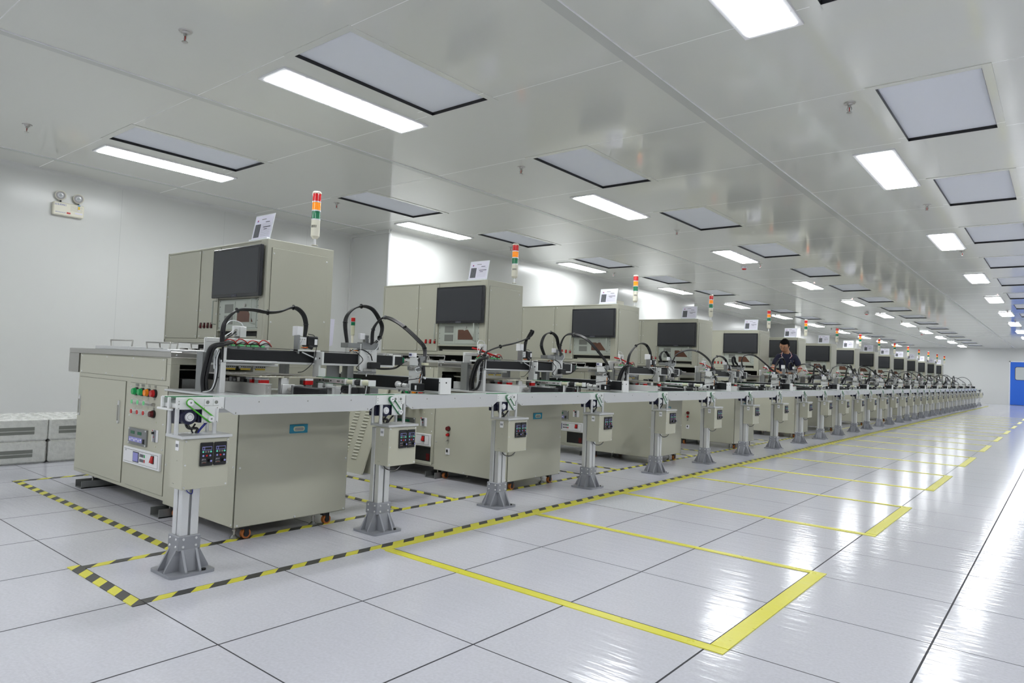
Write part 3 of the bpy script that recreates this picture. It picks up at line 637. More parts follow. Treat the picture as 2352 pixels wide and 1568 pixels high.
def gantry_cables(r, k, o=0.):
    """cable loops of the long gantry; they differ from machine to machine"""
    def bundle(pts, name='cable_loop', rr=.006, n=3, spread=.008, mt='cable', ties=True):
        m = MB()
        for i in range(n):
            dx = spread * (i - (n - 1) / 2); dz = .004 * ((i * 7) % 3 - 1)
            m.tube([(x + dx, y + o + (dz if 0 < j < len(pts) - 1 else 0), z + (dz if 0 < j < len(pts) - 1 else 0)) for j, (x, y, z) in enumerate(pts)], rr, mt, 7, 6)
        if ties:
            for j in range(1, len(pts) - 1, 2):
                x, y, z = pts[j]; a = Vector(pts[j + 1]) - Vector(pts[j - 1]); a.normalize(); p = Vector((x, y + o, z)); m.cyl(p - a * .002, p + a * .002, rr * 1.6 + spread * .9, 'black_plastic', 10)
        return m.obj(name, r)
    X = -.9
    A = {0: [(X, .75, .92), (X, .748, 1.09), (X, .765, 1.156), (X, .827, 1.216), (X, .92, 1.229), (X, 1.019, 1.222), (X, 1.105, 1.235), (X, 1.19, 1.267), (X, 1.256, 1.235), (X, 1.284, 1.169), (X, 1.28, 1.09)],
         1: [(X, .75, .92), (X, .755, 1.04), (X, .80, 1.075), (X, .95, 1.12), (X, 1.15, 1.16), (X, 1.33, 1.215), (X, 1.385, 1.262), (X, 1.37, 1.275), (X, 1.33, 1.23), (X, 1.29, 1.17), (X, 1.28, 1.09)],
         2: [(X, .75, .92), (X, .755, 1.05), (X, .80, 1.15), (X, .92, 1.235), (X, 1.05, 1.27), (X, 1.17, 1.25), (X, 1.25, 1.18), (X, 1.28, 1.09)],
         3: [(X, .75, .92), (X, .745, 1.05), (X, .78, 1.15), (X, .9, 1.2), (X, 1.07, 1.2), (X, 1.2, 1.16), (X, 1.28, 1.09)]}[min(k, 3)]
    bundle(A)
    Bq = {0: [(-.93, 1.627, 1.063), (-.95, 1.618, 1.208), (-.95, 1.656, 1.284), (-.95, 1.745, 1.327), (-.95, 1.84, 1.315), (-.95, 1.909, 1.245), (-.95, 1.935, 1.19), (-.93, 1.9, 1.122), (-.9, 1.83, 1.075)],
          1: [(-.93, 1.62, 1.063), (-.95, 1.59, 1.16), (-.95, 1.63, 1.25), (-.95, 1.73, 1.285), (-.95, 1.82, 1.25), (-.95, 1.86, 1.17), (-.9, 1.85, 1.075)],
          2: [(-.93, 1.61, 1.063), (-.95, 1.60, 1.14), (-.95, 1.66, 1.2), (-.95, 1.75, 1.2), (-.95, 1.83, 1.15), (-.9, 1.85, 1.075)],
          3: [(-.93, 1.61, 1.063), (-.95, 1.58, 1.16), (-.95, 1.60, 1.22), (-.95, 1.66, 1.2), (-.95, 1.70, 1.14), (-.9, 1.75, 1.075)]}[min(k, 3)]
    bundle(Bq)
    m = MB()
    D = [(-.93, .80, 1.03), (-.87, .73, 1.018), (-.90, .69, 1.0), (-.945, .69, .939), (-.98, .69, .825), (-.985, .70, .748)]
    m.tube([(x, y + o, z) for x, y, z in D], .014, 'cable' , 10, 6); m.tube([(x + .02, y + o + .01, z) for x, y, z in D], .008, 'cable', 8, 6)
    E_ = [(-.93, .77, 1.02), (-.915, .735, .95), (-.915, .735, .88), (-.92, .73, .81), (-.94, .72, .765), (-.985, .70, .752)]
    m.tube([(x, y + o, z) for x, y, z in E_], .009, 'cable', 8, 6); m.tube([(x + .012, y + o - .01, z - .005) for x, y, z in E_], .004, 'whitewire' if k == 0 else 'cable', 6, 6)
    m.tube([(-.925, .728 + o, .985), (-.925, .722 + o, .95), (-.92, .722 + o, .88)], .006, 'whitewire', 6)
    for z in (.83, .9, .94): m.cyl((-.915, .735 + o, z), (-.915, .735 + o, z + .004), .0125, 'white_plastic' if k else 'black_plastic', 10)
    m.obj('cable_trunk', r)
    m = MB(); m.box(-.94, -.895, .738 + o, .775 + o, .995, 1.02, 'cream', .001); m.obj('cable_clamp', r)

def make_cross_gantry(first, label, off=0.):
    o = off; r = root('transfer_gantry', (-.65, 1.82 + o, .747), label, 'gantry', 'black beam gantries reaching over the conveyor')
    B = lambda m, x0, x1, y0, y1, z0, z1, mt, bev=.0015: m.box(x0, x1, y0 + o, y1 + o, z0, z1, mt, bev)
    m = MB(); B(m, -1.19, -.206, 1.8, 1.865, .788, .864, 'black_alu', .002); B(m, -1.19, -.206, 1.81, 1.855, .864, .868, 'aluminium', 0); m.obj('beam', r)
    m = MB(); B(m, -1.38, -.2, 1.793, 1.875, .774, .788, 'aluminium'); m.obj('lower_rail', r)
    m = MB(); B(m, -.206, -.19, 1.775, 1.87, .771, .872, 'alu_white'); m.cyl((-.19, 1.825 + o, .842), (-.1885, 1.825 + o, .842), .005, 'dark', 10); m.cyl((-.198, 1.775 + o, .842), (-.198, 1.7735 + o, .842), .004, 'dark', 8); m.obj('end_plate', r)
    m = MB(); B(m, -1.6, -1.36, 1.793, 1.875, .7, .788, 'dull_steel'); B(m, -.93, -.87, 1.793, 1.86, .7, .774, 'dull_steel'); m.obj('side_bracket', r)
    m = MB(); B(m, -1.205, -1.19, 1.793, 1.87, .789, .872, 'dull_steel'); B(m, -1.27, -1.205, 1.8, 1.86, .8, .862, 'black_plastic', .004); m.obj('beam_motor', r)
    m = MB(); x = -.40
    B(m, x - .055, x + .055, 1.752, 1.766, .82, .935, 'alu_white'); B(m, x - .06, x + .055, 1.742, 1.775, .91, .94, 'dull_steel', .002); B(m, x - .045, x + .05, 1.745, 1.775, .94, .99, 'alu_white', .002); B(m, x - .03, x + .03, 1.738, 1.745, .915, .935, 'steel')
    B(m, x + .035, x + .06, 1.745, 1.78, .93, 1.0, 'dull_steel'); m.cyl((x - .01, 1.738 + o, .925), (x - .01, 1.72 + o, .925), .008, 'steel', 10)
    for i in (-.045, -.032, .032, .045):
        for z in (.86, .872): m.screw((x + i, 1.752 + o, z), (0, -1, 0), .003, 'steel')
    c = m.obj('carriage', r)
    m = MB(); B(m, x - .05, x - .005, 1.74, 1.77, .992, 1.02, 'white_plastic', .002); B(m, x - .046, x - .02, 1.739, 1.7405, 1.0, 1.015, 'lilac', 0); B(m, x - .044, x - .022, 1.7385, 1.7395, 1.003, 1.013, 'print', 0); m.obj('vacuum_gauge', c)
    m = MB(); m.cyl((x - .115, 1.715 + o, .817), (x - .1, 1.715 + o, .817), .021, 'aluminium', 16); m.cyl((x - .1, 1.715 + o, .815), (x - .02, 1.715 + o, .812), .014, 'alu_white', 14); B(m, x - .11, x + .04, 1.7, 1.73, .788, .8, 'aluminium')
    for q in (-.095, -.05, .0): m.cyl((x + q, 1.715 + o, .79), (x + q, 1.715 + o, .772), .009, 'dull_steel', 10, .006)
    m.obj('gripper', c)
    m = MB(); B(m, x + .035, x + .105, 1.69, 1.745, .785, .832, 'black_plastic', .004); B(m, x + .02, x + .035, 1.69, 1.745, .785, .832, 'aluminium'); B(m, x + .075, x + .09, 1.689, 1.6905, .793, .82, 'white_plastic', 0); m.obj('stepper_motor', c)
    m = MB(); B(m, x + .056, x + .085, 1.75, 1.79, .945, .96, 'cream'); m.obj('cable_clamp', c)
    m = MB(); m.tube([(x + .03, 1.745 + o, .98), (x + .08, 1.72 + o, .94), (x + .12, 1.7 + o, .9), (x + .1, 1.7 + o, .865), (x + .05, 1.72 + o, .862)], .0028, 'cable', 6)
    m.tube([(x + .05, 1.735 + o, .86), (x - .02, 1.7 + o, .845), (x - .05, 1.69 + o, .82), (x - .06, 1.7 + o, .805)], .0028, 'cable', 6)
    m.tube([(x + .06, 1.77 + o, .94), (x + .065, 1.77 + o, .9), (x + .065, 1.77 + o, .875)], .01, 'cable', 8); m.tube([(x + .055, 1.74 + o, .93), (x + .03, 1.73 + o, .92), (x + .04, 1.735 + o, .9), (x + .07, 1.745 + o, .905)], .003, 'whitewire', 6)
    m.tube([(x + .08, 1.75 + o, .87), (x + .11, 1.74 + o, .866)], .007, 'whitewire', 6, smooth=False)
    for i in range(4): m.tube([(x + .06, 1.75 + o, .9), (x + .1 - .01 * i, 1.73 + o, .88 - .008 * i), (x + .06, 1.74 + o, .83)], .0022, ['cable', 'whitewire', 'cable', 'orange'][i], 5, 3)
    m.obj('wiring', c)
    return r
def cross_cable(r, k, o=0.):
    P = {0: [(-.85, 1.77, 1.07), (-.85, 1.774, 1.17), (-.82, 1.8, 1.235), (-.762, 1.8, 1.252), (-.673, 1.8, 1.233), (-.563, 1.8, 1.184), (-.434, 1.8, 1.105), (-.371, 1.8, 1.051), (-.338, 1.775, .955)],
         1: [(-.85, 1.76, 1.07), (-.86, 1.765, 1.17), (-.82, 1.78, 1.26), (-.74, 1.8, 1.275), (-.6, 1.8, 1.23), (-.47, 1.8, 1.12), (-.38, 1.8, 1.02), (-.338, 1.775, .955)],
         2: [(-.85, 1.72, 1.07), (-.86, 1.70, 1.18), (-.82, 1.74, 1.25), (-.72, 1.8, 1.25), (-.6, 1.8, 1.17), (-.47, 1.8, 1.06), (-.38, 1.8, 1.0), (-.338, 1.775, .955)],
         3: [(-.85, 1.72, 1.07), (-.84, 1.76, 1.14), (-.76, 1.8, 1.19), (-.62, 1.8, 1.17), (-.5, 1.8, 1.09), (-.39, 1.8, 1.01), (-.338, 1.775, .955)],
         4: [(-.85, 1.72, 1.07), (-.82, 1.76, 1.17), (-.72, 1.8, 1.225), (-.58, 1.8, 1.22), (-.44, 1.8, 1.13), (-.37, 1.8, 1.02), (-.338, 1.775, .955)]}[k]
    m = MB()
    for i in range(3):
        d = .008 * (i - 1); m.tube([(x, y + o + d, z + d * .6) for x, y, z in P], .006, 'cable', 7, 6)
    for j in range(1, len(P) - 1, 2):
        p = Vector(P[j]) + Vector((0, o, 0)); a = (Vector(P[j + 1]) - Vector(P[j - 1])).normalized(); m.cyl(p - a * .003, p + a * .003, .015, 'dull_steel' if j == 3 else 'black_plastic', 10)
    m.obj('cable_loop', r)

def make_frame(first, label, off=0.):
    o = off; r = root('lamp_frame', (-1.1, .95 + o, .747), label, 'lamp frame', 'white frames with wired lamp boards on the tables')
    B = lambda m, x0, x1, y0, y1, z0, z1, mt, bev=.0012: m.box(x0, x1, y0 + o, y1 + o, z0, z1, mt, bev)
    m = MB(); B(m, -1.165, -1.14, .78, 1.19, 1.035, 1.06, 'alu_white'); B(m, -1.165, -1.15, 1.12, 1.19, 1.0, 1.06, 'alu_white'); m.obj('top_bar', r)
    m = MB(); B(m, -1.155, -1.145, .77, .87, .845, 1.058, 'alu_white')
    for i in range(4):
        for j in range(3): m.screw((-1.145, .81 + .018 * i + o, .9 + .03 * j), (1, 0, 0), .003, 'steel')
    m.obj('back_plate', r)
    for (a, c) in ((.715, .745), (1.25, 1.28)): m = MB(); B(m, -1.12, -1.05, a, c, .747, .975, 'dull_steel'); m.obj('upright', r)
    m = MB(); B(m, -1.1, -1.0, .8, 1.16, .985, 1.0, 'alu_white'); B(m, -1.1, -1.0, .78, 1.17, .9, .912, 'aluminium'); B(m, -1.02, -1.005, .79, 1.15, .912, .985, 'dull_steel') ; sh = m.obj('lamp_shelf', r)
    n = 3 if first else 2
    for i in range(3):
        y = .815 + i * .095
        m = MB(); B(m, -1.06, -1.0, y, y + .08, 1.0, 1.012, 'dull_steel'); B(m, -1.05, -1.01, y + .005, y + .03, 1.012, 1.026, 'mint', 0); B(m, -1.05, -1.01, y + .05, y + .072, 1.012, 1.024, 'mint', 0); m.cyl((-1.03, y + .04 + o, 1.012), (-1.03, y + .04 + o, 1.024), .012, 'rack', 10); m.obj('lamp_board', sh)
        m = MB(); B(m, -1.0, -.985, y, y + .07, .884, .9, 'white_plastic', 0); B(m, -.99, -.984, y + .004, y + .066, .876, .886, 'yellow_label', 0)
        for q in range(5): B(m, -.985, -.9835, y + .006 + .013 * q, y + .014 + .013 * q, .892, .897, 'dark', 0)
        m.obj('connector', sh)
    m = MB()
    for i in range(4):
        y = .81 + i * .075; m.tube([(-1.03, y + o, 1.02), (-1.02, y + .03 + o, 1.05 + .006 * (i % 2)), (-1.02, y + .07 + o, 1.045), (-1.03, y + .1 + o, 1.02)], .0035, 'redwire' if first else 'red', 6)
        m.tube([(-1.02, y + .01 + o, 1.02), (-1.01, y + .05 + o, 1.04), (-1.02, y + .09 + o, 1.022)], .003, 'cable', 6)
    if not first: m.tube([(-1.12, .84 + o, 1.1), (-1.08, .9 + o, 1.085), (-1.05, 1.0 + o, 1.055), (-1.03, 1.1 + o, 1.03)], .008, 'red', 8)
    m.obj('lamp_wiring', r)
    m = MB(); B(m, -1.13, -1.1, .925, .99, 1.075, 1.138, 'alu_white', .002); B(m, -1.1, -1.095, .96, 1.0, 1.07, 1.135, 'alu_white'); B(m, -1.13, -1.11, .94, .97, 1.06, 1.075, 'dull_steel'); m.cyl((-1.1, .93 + o, 1.11), (-1.07, .92 + o, 1.11), .008, 'steel', 8); m.cyl((-1.1, .935 + o, 1.085), (-1.07, .92 + o, 1.085), .007, 'dull_steel', 8)
    bk = m.obj('air_valve', r)
    m = MB(); m.tube([(-1.1, .985 + o, 1.13), (-1.1, .96 + o, 1.16), (-1.1, .9 + o, 1.165), (-1.06, .84 + o, 1.12), (-1.0, .79 + o, 1.05)], .0028, 'whitewire', 6); m.tube([(-1.1, .95 + o, 1.125), (-1.07, .88 + o, 1.09), (-1.0, .79 + o, 1.05)], .0028, 'whitewire', 6)
    m.tube([(-1.09, .93 + o, 1.1), (-1.05, .87 + o, 1.07), (-.98, .79 + o, 1.04)], .006, 'cable', 6); m.obj('air_hose', bk)
    return r
def make_table(first, label, off=0.):
    o = off; r = root('indexing_table', (-.8, 1.0 + o, .747), label, 'indexing table', 'flat indexing tables under the black beams')
    B = lambda m, x0, x1, y0, y1, z0, z1, mt, bev=.0012: m.box(x0, x1, y0 + o, y1 + o, z0, z1, mt, bev)
    for (xa, xb, a, c, z) in ((-1.12, -.757, .9, 1.06, .847), (-1.12, -.75, 1.09, 1.32, .846), (-1.27, -.95, .79, 1.3, .857)):
        m = MB(); B(m, xa, xb, a, c, z - .008, z, 'steel' if z > .85 else 'plate_edge')
        for i in range(5): m.screw((xb - .03, a + .03 + .03 * i + o, z), (0, 0, 1), .005)
        m.obj('platter', r)
    for xa, xb, a, c in ((-.93, -.87, .92, .96), (-.84, -.775, .92, .975), (-.81, -.752, 1.2, 1.255)):
        m = MB(); B(m, xa, xb, a, c, .825, .838, 'white_plastic'); B(m, xa, xb, a, c, .8, .825, 'grille'); B(m, xb - .02, xb + .001, a - .001, c, .8, .825, 'red'); B(m, xa + .01, xb - .01, a + .01, c - .005, .747, .8, 'dull_steel', 0); m.obj('fixture_block', r)
    m = MB(); m.cyl((-1.03, .98 + o, .747), (-1.03, .98 + o, .843), .05, 'dull_steel', 20); B(m, -.80, -.77, 1.05, 1.1, .747, .838, 'alu_white'); m.obj('pedestal', r)
    m = MB()
    for i in range(5): B(m, -1.13 + i * .045, -1.10 + i * .045, .90, .93, .80, .825 + .008 * (i % 2), ['steel', 'white_plastic', 'dull_steel', 'steel', 'black_plastic'][i], .001)
    B(m, -1.15, -.94, .9, .94, .79, .8, 'dull_steel'); m.obj('sensor_cluster', r)
    return r
def make_duct(label, off=0.):
    o = off; m = MB(); m.box(-1.33, -.603, .85 + o, .886 + o, .7475, .809, 'steel' if o == 0 else 'alu_white', .002); m.box(-.68, -.6, .848 + o, .888 + o, .809, .812, 'aluminium')
    for z in (.765, .79): m.screw((-.603, .868 + o, z), (1, 0, 0), .003)
    return one(m, 'steel_box_rail', (-.95, .87 + o, .747), label, 'rail', 'steel box rails on the tables')
def make_drive(label, off=0.):
    o = off; r = root('servo_drive', (-.56, 1.08 + o, .747), label, 'motor', 'long black servo motors on the tables')
    m = MB(); m.box(-.64, -.40, 1.05 + o, 1.11 + o, .7475, .797, 'black_plastic', .005); m.box(-.66, -.64, 1.045 + o, 1.115 + o, .7475, .803, 'dull_steel', .002); m.obj('motor_body', r)
    m = MB(); m.box(-.75, -.735, 1.04 + o, 1.12 + o, .7475, .803, 'alu_white', .002); m.box(-.735, -.66, 1.108 + o, 1.12 + o, .7475, .79, 'alu_white'); m.cyl((-.735, 1.08 + o, .775), (-.66, 1.08 + o, .775), .009, 'steel', 12); m.cyl((-.72, 1.08 + o, .775), (-.69, 1.08 + o, .775), .014, 'steel', 12); m.cyl((-.78, 1.08 + o, .78), (-.75, 1.08 + o, .78), .024, 'dull_steel', 14); m.obj('coupling', r)
    return r
def make_feeder(label, off=0.):
    o = off; r = root('belt_feeder', (-.6, 1.36 + o, .747), label, 'small conveyor', 'short twin belt feeders on the tables')
    B = lambda m, x0, x1, y0, y1, z0, z1, mt, bev=.0012: m.box(x0, x1, y0 + o, y1 + o, z0, z1, mt, bev)
    m = MB(); B(m, -.85, -.54, 1.33, 1.34, .816, .844, 'aluminium')
    for x in (-.79, -.755, -.68, -.615, -.6): m.cyl((x, 1.33 + o, .83), (x, 1.3285 + o, .83), .005, 'dark', 10)
    m.cyl((-.565, 1.33 + o, .828), (-.565, 1.3285 + o, .828), .008, 'grille', 12); B(m, -.74, -.69, 1.326, 1.33, .82, .836, 'steel'); m.obj('side_rail', r)
    m = MB(); B(m, -.85, -.42, 1.42, 1.43, .816, .844, 'aluminium'); m.obj('side_rail', r)
    m = MB()
    for a in (1.342, 1.402): m.box(-.85, -.5, a + o, a + .016 + o, .845, .849, 'belt_dark'); m.box(-.85, -.5, a + o, a + .016 + o, .811, .814, 'belt_dark')
    m.obj('belt', r)
    for (a, c, y, rr, mt) in ((-.53, -.47, 1.345, .014, 'cream'), (-.455, -.415, 1.35, .019, 'black_plastic'), (-.385, -.325, 1.345, .015, 'cream')):
        m = MB(); m.cyl((a, y + o, .83), (c, y + o, .83), rr, mt, 16); m.obj('roller', r)
    for x in (-.54, -.468, -.395, -.322): m = MB(); B(m, x, x + .008, 1.325, 1.375, .813, .848, 'alu_white'); m.obj('roller_bracket', r)
    m = MB(); B(m, -.77, -.75, 1.34, 1.4, .747, .815, 'alu_white'); B(m, -.78, -.66, 1.34, 1.4, .785, .795, 'alu_white'); B(m, -.68, -.655, 1.34, 1.4, .747, .785, 'alu_white'); B(m, -.74, -.7, 1.38, 1.4, .747, .785, 'dull_steel'); B(m, -.52, -.50, 1.34, 1.38, .747, .815, 'alu_white'); m.obj('feeder_support', r)
    m = MB(); B(m, -.485, -.425, 1.33, 1.39, .752, .8, 'black_plastic', .006); m.obj('stepper_motor', r)
    m = MB(); m.cyl((-.60, 1.37 + o, .782), (-.53, 1.37 + o, .782), .026, 'black_plastic', 16); m.obj('stepper_motor', r)
    m = MB()
    for i in range(4): m.tube([(-.40 + .012 * i, 1.37 + o, .815), (-.395 + .012 * i, 1.36 + o, .77), (-.405 + .012 * i, 1.37 + o, .748)], .004, 'cable' if i != 1 else 'whitewire', 6)
    m.tube([(-.56, 1.345 + o, .79), (-.575, 1.33 + o, .765), (-.59, 1.34 + o, .748)], .003, 'cable', 6); m.obj('wiring', r)
    return r

# assemble fifteen machines
SEC = 1          # index of the machine that serves as source for all but the first
def mword(k): return ('nearest' if k == 0 else 'farthest' if k == 14 else ORD[k])
LAB = {
 'machine': ['nearest beige machine in full view, with no paper-lined side lamp, louvred wall to its left and white boxes behind', ],
}
protoM = {}
for k, dy in enumerate(DY):
    w = mword(k)
    L = dict(machine='beige machine with steel top and tall rear cabinet, %s in the row' % w,
             monitor='black monitor mounted on the tall cabinet of the %s machine' % w,
             tower='red, orange and green signal tower on top of the %s machine' % w,
             sign='clear stand with a white data sheet on top of the %s machine' % w,
             long='black beam gantry with cable loops along the table of the %s machine' % w,
             cross='black beam gantry reaching over the conveyor from the %s machine' % w,
             frame='white lamp frame with red wires behind the black beam on the %s machine' % w,
             table='steel plates and white-red blocks under the black beam of the %s machine' % w,
             duct='brushed steel box rail lying on the table of the %s machine' % w,
             drive='long black servo motor on the table edge of the %s machine' % w,
             feeder='short twin belt feeder with cream rollers beside the table of the %s machine' % w)
    if k == 0:
        make_machine(True, 'beige machine with steel top and tall rear cabinet, nearest in the row')
        make_monitor(0, L['monitor']); make_tower(0, L['tower']); make_sign(0, L['sign'])
        g = make_long_gantry(True, L['long']); g.location.x -= .033; g['org'] = tuple(g.location); gantry_cables(g, 0)
        c = make_cross_gantry(True, L['cross']); cross_cable(c, 0)
        make_frame(True, L['frame']); make_table(True, L['table']); make_duct(L['duct']); make_drive(L['drive']); make_feeder(L['feeder'])
    elif k == SEC:
        d = DY[SEC]
        protoM = dict(machine=make_machine(False, L['machine'], d), monitor=make_monitor(d, L['monitor']), tower=make_tower(d, L['tower']), sign=make_sign(d, L['sign']),
                      frame=make_frame(False, L['frame'], d), table=make_table(False, L['table'], d), duct=make_duct(L['duct'], d), drive=make_drive(L['drive'], d), feeder=make_feeder(L['feeder'], d))
        g0 = make_long_gantry(False, L['long'], d); g0.location.x -= .033; g0['org'] = tuple(g0.location); c0 = make_cross_gantry(False, L['cross'], d)
        bare_g = [(q, kids(q)) for q in kids(g0)]; bare_c = [(q, kids(q)) for q in kids(c0)]
        gantry_cables(g0, 1, d); cross_cable(c0, 1, d)
        cabG = {1: None}
    else:
        e = dy - DY[SEC]
        for key, p in protoM.items():
            if p.type == 'MESH': n = p.copy(); C.objects.link(n); n.location = p.location + Vector((0, e, 0)); n['label'] = L[key]
            else: dup(p, 0, e, L[key])
        for src, bare, key, fn in ((g0, bare_g, 'long', gantry_cables), (c0, bare_c, 'cross', cross_cable)):
            n = src.copy(); C.objects.link(n); n.location = src.location + Vector((0, e, 0)); n['label'] = L[key]; n['org'] = tuple(n.location)
            for q, gs in bare:
                a = q.copy(); C.objects.link(a); a.parent = n
                for z in gs: b2 = z.copy(); C.objects.link(b2); b2.parent = a
            if key == 'long': fn(n, 2 if k % 2 == 0 else 3, dy)
            else: fn(n, 2 + k % 3, dy)

# ------------------------------------------------------------------ conveyor: posts and rails
PY = [.28, 1.38, 2.42, 3.57, 4.75, 5.88, 7.03, 8.14, 9.26, 10.35, 11.45, 12.56, 13.62, 14.74, 15.82, 16.94, 17.95, 19.0, 20.01, 20.97,
      22.03, 23.1, 24.15, 25.2, 26.3, 27.35, 28.4, 29.5, 30.55, 31.6, 32.65, 33.7]
def make_stand(first, label, yp):
    x = -.248; r = root('conveyor_stand', (x, yp, 0), label, 'conveyor stand', 'aluminium posts carrying the conveyor')
    B = lambda m, x0, x1, y0, y1, z0, z1, mt, bev=.0015: m.box(x0, x1, yp + y0, yp + y1, z0, z1, mt, bev)
    # cast foot
    m = MB(); m.prism(rrect(x - .1, x + .1, yp - .1, yp + .1, .018, 3), 'z', 0, .013, 'cast_grey')
    for sx, sy in ((1, 0), (-1, 0), (0, 1), (0, -1)):
        if sx: m.prism([(x + sx * .03, .105), (x + sx * .05, .105), (x + sx * .096, .02), (x + sx * .096, .012), (x + sx * .03, .012)], 'y', yp - .036, yp - .026, 'cast_grey'); m.prism([(x + sx * .03, .105), (x + sx * .05, .105), (x + sx * .096, .02), (x + sx * .096, .012), (x + sx * .03, .012)], 'y', yp + .026, yp + .036, 'cast_grey')
        else: m.prism([(yp + sy * .03, .105), (yp + sy * .05, .105), (yp + sy * .096, .02), (yp + sy * .096, .012), (yp + sy * .03, .012)], 'x', x - .036, x - .026, 'cast_grey'); m.prism([(yp + sy * .03, .105), (yp + sy * .05, .105), (yp + sy * .096, .02), (yp + sy * .096, .012), (yp + sy * .03, .012)], 'x', x + .026, x + .036, 'cast_grey')
    # sloping web faces between the ribs
    for s1 in (1, -1):
        m.add([(x + s1 * .05, yp - .03, .105), (x + s1 * .05, yp + .03, .105), (x + s1 * .07, yp + .03, .014), (x + s1 * .07, yp - .03, .014)], [(0, 1, 2, 3)], 'cast_grey')
        m.add([(x - .03, yp + s1 * .05, .105), (x + .03, yp + s1 * .05, .105), (x + .03, yp + s1 * .07, .014), (x - .03, yp + s1 * .07, .014)], [(0, 1, 2, 3)], 'cast_grey')
    m.box(x - .05, x + .05, yp - .05, yp + .05, .1, .165, 'cast_grey', .004)
    for z in (.118, .15):
        for q in (-.028, .028): m.screw((x + .05, yp + q, z), (1, 0, 0), .006); m.screw((x + q, yp - .05, z), (0, -1, 0), .006)
    m.cyl((x + .085, yp + .05, .013), (x + .085, yp + .05, .02), .011, 'dark', 10)
    m.obj('cast_foot', r)
    # slotted aluminium pole
    m = MB(); h = .04; g = .005
    m.box(x - h + .008, x + h - .008, yp - h + .008, yp + h - .008, .16, .585, 'dull_steel')
    for sx in (-1, 1):
        for sy in (-1, 1): m.box(x + sx * g, x + sx * h, yp + sy * g, yp + sy * h, .16, .585, 'aluminium', .003)
    m.obj('pole', r)
    # control box
    bq = -.033 if first else 0
    m = MB(); B(m, x + .008, x + .123, -.052 + bq, .153 + bq, .38, .596, 'paint', .002); X = x + .123
    for yy in (-.042, .143):
        for z in (.39, .485, .586): m.screw((X, yp + yy + bq, z), (1, 0, 0), .0045)
    for a, z in ((.08, .545), (.1, .545), (.09, .5), (.06, .4), (.07, .4)): m.cyl((x + a - .02, yp - .052 + bq, z), (x + a - .02, yp - .0525 + bq, z), .0015, 'dark', 6)
    bx_ = m.obj('control_box', r)
    m = MB(); B(m, x + .05, x + .08, -.0532 + bq, -.052 + bq, .543, .585, 'white_plastic', 0)
    for i in range(7): B(m, x + .054 + .0032 * i, x + .0555 + .0032 * i, -.0536 + bq, -.0532 + bq, .558, .571, 'print', 0)
    m.obj('barcode_label', bx_)
    for i, y0 in enumerate((.018 + bq, .08 + bq)):
        m = MB(); B(m, X, X + .008, y0, y0 + .058, .476, .578, 'black_plastic', .003)
        f = X + .008
        B(m, f, f + .001, y0 + .008, y0 + .05, .545, .56, 'lilac', 0); B(m, f + .001, f + .0016, y0 + .019, y0 + .048, .547, .558, 'dark', 0); B(m, f + .001, f + .0016, y0 + .0095, y0 + .0165, .5475, .5575, 'navy', 0)
        for q in range(4): m.cyl((f, yp + y0 + .012 + q * .0115, .538), (f + .0018, yp + y0 + .012 + q * .0115, .538), .004, 'teallight' if q in (0, 3) else 'grille', 8)
        for q in range(3): m.cyl((f, yp + y0 + .013 + q * .0155, .521), (f + .0018, yp + y0 + .013 + q * .0155, .521), .0042, 'red' if q == 1 else 'lilac', 8)
        m.text('JSCC', .0085, (f + .001, yp + y0 + .017, .502), (0, 1, 0), (0, 0, 1), 'paper')
        B(m, f, f + .001, y0 + .008, y0 + .027, .489, .495, 'grille', 0); B(m, f + .001, f + .0014, y0 + .01, y0 + .026, .4895, .4925, 'darkred', 0)
        cpn = m.obj('speed_controller', bx_)
    for i, y0 in enumerate((.018 + bq, .08 + bq)):
        m = MB(); m.cyl((X + .008, yp + y0 + .042, .499), (X + .022, yp + y0 + .042, .499), .0065, 'black_plastic', 12); m.cyl((X + .022, yp + y0 + .042, .499), (X + .023, yp + y0 + .042, .499), .0045, 'lilac', 10); m.obj('knob', bx_)
    # plate, standoff bars
    m = MB(); B(m, x - .03, x + .13, -.062 + bq, .162 + bq, .596, .609, 'aluminium'); m.obj('top_plate', r)
    for bx0 in (x - .022, x + .046):
        for by in (-.052 + bq, .118 + bq): m = MB(); m.cyl((bx0, yp + by, .609), (bx0, yp + by, .718), .0095, 'aluminium', 12); m.obj('spacer_bar', r)
    # drive head of the conveyor
    m = MB(); B(m, x - .1, x - .088, -.09, .125, .716, .769, 'alu_white'); B(m, x + .036, x + .048, -.09, .125, .716, .769, 'alu_white')
    B(m, x - .088, x + .036, -.085, -.06, .722, .74, 'alu_white'); B(m, x - .088, x + .036, .03, .06, .72, .74, 'dull_steel')
    for yy in (.045, .085):
        m.box(x + .048, x + .052, yp + yy - .014, yp + yy + .014, .732, .762, 'alu_white', .003); m.cyl((x + .052, yp + yy, .747), (x + .053, yp + yy, .747), .008, 'grille', 12)
    for yy, z in ((-.08, .752), (-.08, .74), (-.08, .722), (.115, .722)): m.screw((x + .048, yp + yy, z), (1, 0, 0), .003, 'steel')
    dh = m.obj('drive_head', r)
    if first:
        m = MB(); B(m, x - .12, x + .02, -.1, -.09, .71, .719, 'alu_white'); B(m, x - .085, x - .07, -.1, -.09, .719, .768, 'alu_white'); B(m, x - .02, x - .005, -.1, -.09, .719, .768, 'alu_white'); m.obj('end_bracket', dh)
    m = MB()
    for a, c in ((x - .08, x - .05), (x, x + .03)): m.box(a, c, yp - .085, yp + .12, .764, .7685, 'belt_dark')
    m.obj('flat_belt', dh)
    m = MB(); B(m, x + .048, x + .054, .022, .098, .655, .73, 'alu_white')
